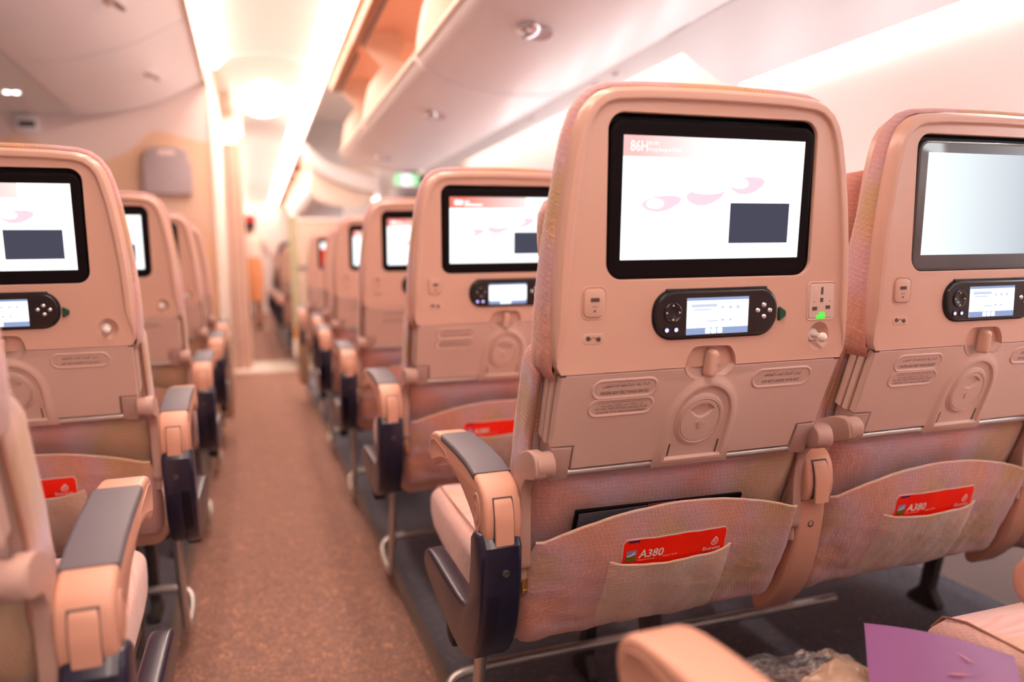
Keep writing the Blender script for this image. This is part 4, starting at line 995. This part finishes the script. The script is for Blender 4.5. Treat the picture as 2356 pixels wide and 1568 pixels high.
# bulkhead (lavatory block) on the left with its grey folding plate
struct('wall_left_front', slabbox(-2.6, -.205, 5.08, 6.96, 0, 2.42, 'wall_bulkhead', 'dune'))
struct('trim_5', slabbox(-.208, -.190, 5.06, 6.97, 0, 2.40, 'trim_5', 'bin_edge', .006))
t = thing('folding_plate', 'lilac grey plate with pale handle slot on the left bulkhead', 'wall plate', (-.455, 5.07, 1.39))
mb = MB(); mb.prism(rounded([(-.138,0),(.138,0),(.138,.185),(.120,.205),(.120,.262),(.06,.285),(-.06,.285),(-.125,.262),(-.125,.205),(-.138,.185)], .018), -.048, 0, lambda p, q, a: (p, a, q), .008); obj('plate', mb.mesh('plate', 'lilac'), t)
mb = MB(); mb.prism(rrect(-.048,.048,.236,.264,.013,5), -.0495, -.045, lambda p, q, a: (p, a, q)); obj('handle_slot', mb.mesh('handle_slot', 'wall'), t)
mb = MB(); mb.box(-.06,.06,-.03,0,-.045,.045, bev=.012); t = obj('wall_sensor', mb.mesh('wall_sensor', 'bin'), loc=(-1.18, 5.078, 1.782)); tag(t, 'small black and white device on the left bulkhead below the bins', 'device')
mb = MB(); mb.box(-.042,.042,-.034,-.028,-.016,.016, bev=.003); obj('dark_lens', mb.mesh('dark_lens', 'jet'), t)
# curtains and partition at the cross aisle
def curtain(name, x0, x1, y, z0, z1, folds, amp, mat, label):
    mb = MB(); nx, nz = folds*10, 14
    G = [[mb.bm.verts.new((x0+(x1-x0)*i/nx, y + amp*sin(2*pi*folds*i/nx)*(.7+.3*j/nz) + .006*sin(5*i/nx+j*.6), z0+(z1-z0)*j/nz)) for i in range(nx+1)] for j in range(nz+1)]
    for j in range(nz):
        for i in range(nx): mb.bm.faces.new((G[j][i], G[j][i+1], G[j+1][i+1], G[j+1][i]))
    bmesh.ops.solidify(mb.bm, geom=mb.bm.faces[:], thickness=.003)
    t = thing(name, label, 'curtain', (0,0,0)); obj('curtain_cloth', mb.mesh('curtain_cloth', mat, ang=1.5), t)
    mb = MB(); mb.tube([(x0, y, z1+.015), (x1, y, z1+.015)], .012, 10); obj('curtain_rail', mb.mesh('curtain_rail', 'silver'), t); return t
curtain('curtain', -.232, -.035, 7.02, .03, 2.02, 4, .035, 'curtain', 'gathered peach curtain hanging beside the left bulkhead')
struct('trim_6', slabbox(-.24, -.02, 6.94, 7.1, .0, .03, 'trim_6', 'bin_edge', .004))
struct('trim_7', slabbox(-.205, -.02, 6.98, 7.06, 2.06, 2.42, 'trim_7', 'bin_edge', .004))
M['tan'] = plain('tan_panel', (.52,.38,.30), .6)
struct('wall_right_front', slabbox(.405, 1.15, 7.28, 7.33, 0, 1.36, 'wall_partition', 'tan', .01))
struct('trim_8', slabbox(.405, 1.15, 7.268, 7.282, .92, .935, 'trim_8', 'ink'))
struct('trim_9', slabbox(.405, 1.15, 7.27, 7.34, 1.36, 1.385, 'trim_9', 'bin_edge', .006))
M['pale_green'] = plain('pale_green_cloth', (.62,.57,.38), .85)
curtain('curtain', .345, .405, 7.30, .12, 1.40, 2, .02, 'pale_green', 'narrow pale green curtain tied at the edge of the low partition')
mr = thing('magazine_rack', 'small magazine rack low on the edge of the right partition', 'rack', (.372, 7.2, .10))
mb = MB(); mb.box(-.035,.035,-.03,.05,0,.16, bev=.006); obj('rack_tray', mb.mesh('rack_tray', 'bin_edge'), mr)
tag(obj('magazine', slabbox(-.030,.030,-.012,.004,0,.26,'magazine_y',plain('amber_cover',(.75,.32,.05),.5)), loc=(.372,7.2,.115)), 'amber covered magazine standing in the low rack by the partition', 'magazine')

# far side of the cross aisle
struct('wall_forward', slabbox(.93, 2.1, 8.02, 8.1, 0, 1.62, 'wall_cross', 'rail'))
struct('wall_forward', slabbox(.547, 2.1, 8.06, 8.12, 2.0, 2.42, 'wall_cross_upper', 'rail'))
struct('wall_forward', slabbox(1.31, 2.1, 8.00, 8.06, 1.60, 2.05, 'wall_cross_side', 'bin'))
struct('door_1', slabbox(1.56, 1.88, 7.97, 8.02, .0, 1.73, 'door_1', plain('door_grey', (.30,.27,.33), .6), .01))
dd = slabbox(1.50, 1.92, 7.985, 8.015, .0, 1.785, 'trim_10', plain('frame_lilac', (.58,.55,.66), .6), .01); struct('trim_10', dd)
t = thing('exit_sign', 'green and white lit exit sign above the far doorway', 'sign', (1.60, 7.96, 1.835))
mb = MB(); mb.box(-.14,.14,0,.04,-.07,.07, bev=.006); obj('sign_box', mb.mesh('sign_box', 'bin'), t)
for x0, x1, m_ in ((-.125,-.055,'exit_green'),(-.052,.052,'exit_white'),(.055,.125,'exit_green')):
    mb = MB(); mb.box(x0,x1,-.004,.0,-.055,.055); obj('lit_panel', mb.mesh('lit_panel', m_, smooth=False), t, label='glowing white panel' if 'white' in m_ else 'glowing green panel')
# ceiling arch and closed bins of the next cabin
ar = [(.56,2.21),(.62,2.12),(.70,2.035),(.84,1.96),(1.0,1.905),(1.15,1.87),(1.31,1.855),(1.31,1.688),(1.15,1.705),(.99,1.75),(.83,1.81),(.685,1.885),(.60,1.97),(.55,2.06)]
mb = MB(); mb.prism(ar, 7.86, 8.0, lambda p, q, a: (p, a, q), .01, 2); struct('trim_11', mb.mesh('trim_11', 'bin'))
nb = smooth_path([(.62,1.96),(.60,1.80),(.625,1.66),(.66,1.625),(.78,1.575),(.935,1.552),(1.08,1.556),(1.20,1.577),(1.29,1.69),(1.29,2.0)], 1)
for k, (y0, y1) in enumerate(((8.03, 9.2), (9.22, 10.4), (10.42, 11.6), (11.62, 12.8))):
    t = thing('overhead_bin', ('closed far bin just past the white ceiling arch', 'second closed far bin past the white ceiling arch', 'third closed far bin past the white ceiling arch', 'last closed far bin past the white ceiling arch')[k], 'overhead bin', (0,0,0), 0, 'closed bins of the next cabin')
    obj('bin_door', extr(nb, y0, y1, 'bin_door', 'bin', ang=.7), t)
    if k == 0: obj('bin_end', extr([(x, z) for x, z in nb], 8.012, 8.03, 'bin_end', 'bin_edge', ang=.7), t, label='peach end face of the bin')
    mb = MB(); mb.prism([(.548,2.19),(.60,2.13),(.66,1.98),(.80,1.98),(.80,2.2)], y1-.03, y1, lambda p, q, a: (p, a, q)); obj('divider_rib', mb.mesh('divider_rib', 'bin_edge'), t)
struct('wall_far_upper', slabbox(.66, .70, 8.1, Y1, 2.02, 2.42, 'wall_far_upper', 'bin_in'))

# ------------------------------------------------------------------ people
def skinned(name, verts, edges, mat, sub=1):
    """verts: (x, y, z, rx, ry); one continuous surface grown around the joint graph, rooted at vertex 0"""
    me = bpy.data.meshes.new(name); me.from_pydata([v[:3] for v in verts], edges, [])
    o = bpy.data.objects.new(name, me); C.objects.link(o)
    sk = o.modifiers.new('skin', 'SKIN'); sk.use_smooth_shade = True; sk.branch_smoothing = .6
    for i, v in enumerate(verts):
        d = me.skin_vertices[0].data[i]; d.radius = (v[3], v[4] if len(v) > 4 else v[3]); d.use_root = (i == 0)
    ss = o.modifiers.new('sub', 'SUBSURF'); ss.levels = sub; ss.render_levels = sub
    dg = bpy.context.evaluated_depsgraph_get(); m2 = bpy.data.meshes.new_from_object(o.evaluated_get(dg))
    bpy.data.objects.remove(o); bpy.data.meshes.remove(me); m2.name = name
    m2.materials.clear(); m2.materials.append(M[mat])
    for p in m2.polygons: p.use_smooth = True
    return m2
def ring_loft(rings, n=20):
    """rings: (cx, cy, z, rx, ry)"""
    mb = MB(); mb.loft([[(cx+rx*cos(2*pi*i/n), cy+ry*sin(2*pi*i/n), z) for i in range(n)] for cx, cy, z, rx, ry in rings]); return mb
def hand(V, E, palm, d, up, side):
    """five fingers branching from the palm vertex"""
    d = Vector(d).normalized(); up = Vector(up).normalized(); sd = d.cross(up)*side; p0 = Vector(V[palm][:3])
    for k, (off, ln) in enumerate(((-.030,.062),(-.011,.074),(.010,.070),(.029,.056))):
        a = p0 + sd*off + d*.035; b = a + d*ln*.5 - up*.008; c = a + d*ln*.9 - up*.026
        i = len(V); V += [(*a, .0095), (*b, .0085), (*c, .007)]; E += [(palm, i), (i, i+1), (i+1, i+2)]
    a = p0 - sd*.034 + d*.005; b = a - sd*.018 + d*.030 - up*.012
    i = len(V); V += [(*a, .011), (*b, .009)]; E += [(palm, i), (i, i+1)]

t = thing('person', 'cabin attendant in red hat, cream jacket and tan skirt walking away up the aisle', 'person', (.0, 12.0, 0), .03)
V = [(0,0,.95,.135,.10),(0,0,1.08,.105,.08),(0,.01,1.27,.125,.085),(0,.0,1.41,.07,.055),(0,.005,1.475,.046),(0,.02,1.55,.072,.08),(0,.015,1.625,.062,.07),
     (-.155,0,1.375,.048),(-.205,-.02,1.13,.038),(-.195,.07,.93,.027),(-.192,.10,.87,.026,.014),
     (.155,0,1.375,.048),(.235,.07,1.16,.038),(.290,.26,1.13,.027),(.305,.32,1.13,.026,.014),
     (-.085,0,.86,.085),(-.080,.03,.50,.056),(-.078,.0,.10,.036),(-.078,.10,.045,.030),
     (.085,0,.86,.085),(.075,-.01,.50,.056),(.070,-.10,.11,.036),(.070,-.01,.045,.030),
     (0,.112,1.545,.014),(-.082,.01,1.55,.014),(.082,.01,1.55,.014)]
Eg = [(0,1),(1,2),(2,3),(3,4),(4,5),(5,6),(3,7),(7,8),(8,9),(9,10),(3,11),(11,12),(12,13),(13,14),(0,15),(15,16),(16,17),(17,18),(0,19),(19,20),(20,21),(21,22),(5,23),(5,24),(5,25)]
hand(V, Eg, 10, (0,.3,-1), (1,0,0), 1); hand(V, Eg, 14, (.2,1,0), (0,0,1), -1)
obj('body', skinned('body', V, Eg, 'skin'), t)
obj('skirt', ring_loft([(0,0,.43,.155,.125),(0,0,.60,.160,.130),(0,0,.85,.170,.135),(0,0,.98,.160,.125),(0,0,1.09,.128,.100)]).mesh('skirt', 'skirt', ang=1.2), t)
jk = [(0,0,1.09,.155,.115,),(0,0,1.20,.148,.108),(0,0,1.32,.162,.110),(0,0,1.385,.150,.095),(0,0,1.43,.085,.07)]
mb = ring_loft(jk)
mb.tube([(-.135,0,1.375),(-.165,0,1.36),(-.208,-.02,1.13),(-.2,.055,.965)], .05, 12, [.06,.062,.052,.042]); mb.tube([(.135,0,1.375),(.165,0,1.36),(.238,.07,1.16),(.285,.235,1.13)], .05, 12, [.06,.062,.052,.042])
obj('jacket', mb.mesh('jacket', 'jacket', ang=1.2), t)
mb = MB(); mb.ball((0,-.008,1.575), (.088,.094,.098), nu=18, nv=12); mb.ball((0,-.095,1.535), (.046,.038,.042), nu=14, nv=8)
for v in mb.bm.verts:
    if v.co.y > .045 and v.co.z < 1.60: v.co.y = .045
obj('hair', mb.mesh('hair', 'hair', ang=1.2), t)
obj('hat', ring_loft([(0,0,1.618,.094,.100),(0,0,1.66,.096,.102),(0,0,1.705,.090,.094),(0,0,1.718,.07,.075)]).mesh('hat', 'hat', ang=.9), t, label='red pillbox hat')
mb = MB(); mb.ball((-.078,.055,.035), (.042,.115,.035)); mb.box(-.095,-.061,-.035,-.01,0,.05); obj('shoe', mb.mesh('shoe', 'shoe', ang=.9), t)
mb = MB(); mb.ball((.070,-.050,.035), (.042,.115,.035)); mb.box(.053,.087,-.14,-.115,0,.05); obj('shoe', mb.mesh('shoe', 'shoe', ang=.9), t)
for s, y in ((-.079, .015), (.072, -.055)):
    obj('stocking', ring_loft([(s,y,.075,.040,.042),(s,y+.01,.30,.054,.056),(s,.005,.46,.060,.062),(s,.0,.58,.066,.07)]).mesh('stocking', 'stocking', ang=1.2), t)

t = thing('person', 'dark-haired passenger leaning into the aisle of the next cabin', 'person', (.540, 8.92, 0), 0)
V = [(0,0,.56,.13,.12),(-.05,-.10,.78,.12,.09),(-.11,-.12,.96,.075,.06),(-.135,-.10,1.02,.046),(-.165,-.085,1.10,.072,.08),(-.17,-.085,1.17,.06,.068),
     (-.24,-.10,.92,.045),(-.27,.04,.72,.036),(-.20,.24,.68,.026),(-.17,.30,.68,.026,.014),(.06,-.14,.93,.045),(.14,.0,.72,.036),(.10,.22,.68,.026),(.08,.28,.68,.026,.014),
     (-.08,.10,.55,.085),(-.09,.46,.56,.06),(-.09,.44,.10,.038),(-.09,.54,.04,.03),(.09,.10,.55,.085),(.09,.46,.56,.06),(.09,.44,.10,.038),(.09,.54,.04,.03),(-.165,.005,1.095,.014)]
Eg = [(0,1),(1,2),(2,3),(3,4),(4,5),(2,6),(6,7),(7,8),(8,9),(2,10),(10,11),(11,12),(12,13),(0,14),(14,15),(15,16),(16,17),(0,18),(18,19),(19,20),(20,21),(4,22)]
hand(V, Eg, 9, (0,1,0), (0,0,1), 1); hand(V, Eg, 13, (0,1,0), (0,0,1), -1)
obj('body', skinned('body', V, Eg, 'skin'), t)
mb = MB(); mb.ball((-.167,-.105,1.125), (.088,.090,.100), nu=18, nv=12); obj('hair', mb.mesh('hair', 'hair', ang=1.2), t)
mb = ring_loft([(0,.0,.50,.155,.14),(-.03,-.06,.68,.15,.12),(-.08,-.115,.86,.165,.11),(-.105,-.12,.96,.12,.09),(-.12,-.115,1.0,.07,.06)])
mb.tube([(-.19,-.11,.93),(-.245,-.09,.91),(-.275,.03,.73),(-.215,.2,.685)], .05, 12, [.06,.062,.05,.04]); mb.tube([(0,-.12,.93),(.07,-.13,.92),(.145,.0,.73),(.11,.18,.685)], .05, 12, [.06,.062,.05,.04])
obj('shirt', mb.mesh('shirt', 'shirt', ang=1.2), t)

# ------------------------------------------------------------------ camera, world, colour management
cam = bpy.data.cameras.new('camera'); co = bpy.data.objects.new('camera', cam); C.objects.link(co)
cam.sensor_width = 36; cam.sensor_fit = 'HORIZONTAL'; cam.lens = 36*FPX/2356; cam.clip_start = .02
f = Vector((sin(YAW)*cos(PITCH), cos(YAW)*cos(PITCH), -sin(PITCH))); r = Vector((cos(YAW), -sin(YAW), 0)); d = f.cross(r)
r2 = cos(ROLL)*r + sin(ROLL)*d; d2 = -sin(ROLL)*r + cos(ROLL)*d
co.matrix_world = Matrix(((r2.x, -d2.x, -f.x, 0), (r2.y, -d2.y, -f.y, 0), (r2.z, -d2.z, -f.z, CAM_H), (0, 0, 0, 1)))
cam.dof.use_dof = True; cam.dof.focus_distance = 1.04; cam.dof.aperture_fstop = 1.9
S = bpy.context.scene; S.camera = co
w = bpy.data.worlds.new('world'); S.world = w; w.use_nodes = True
w.node_tree.nodes['Background'].inputs[0].default_value = (1., .8, .68, 1); w.node_tree.nodes['Background'].inputs[1].default_value = .2
S.view_settings.view_transform = 'Standard'; S.view_settings.look = 'None'; S.view_settings.gamma = 1; S.view_settings.use_curve_mapping = False
S.view_settings.exposure = 0.55
S.cycles.max_bounces = 7; S.cycles.glossy_bounces = 3; S.cycles.transmission_bounces = 2
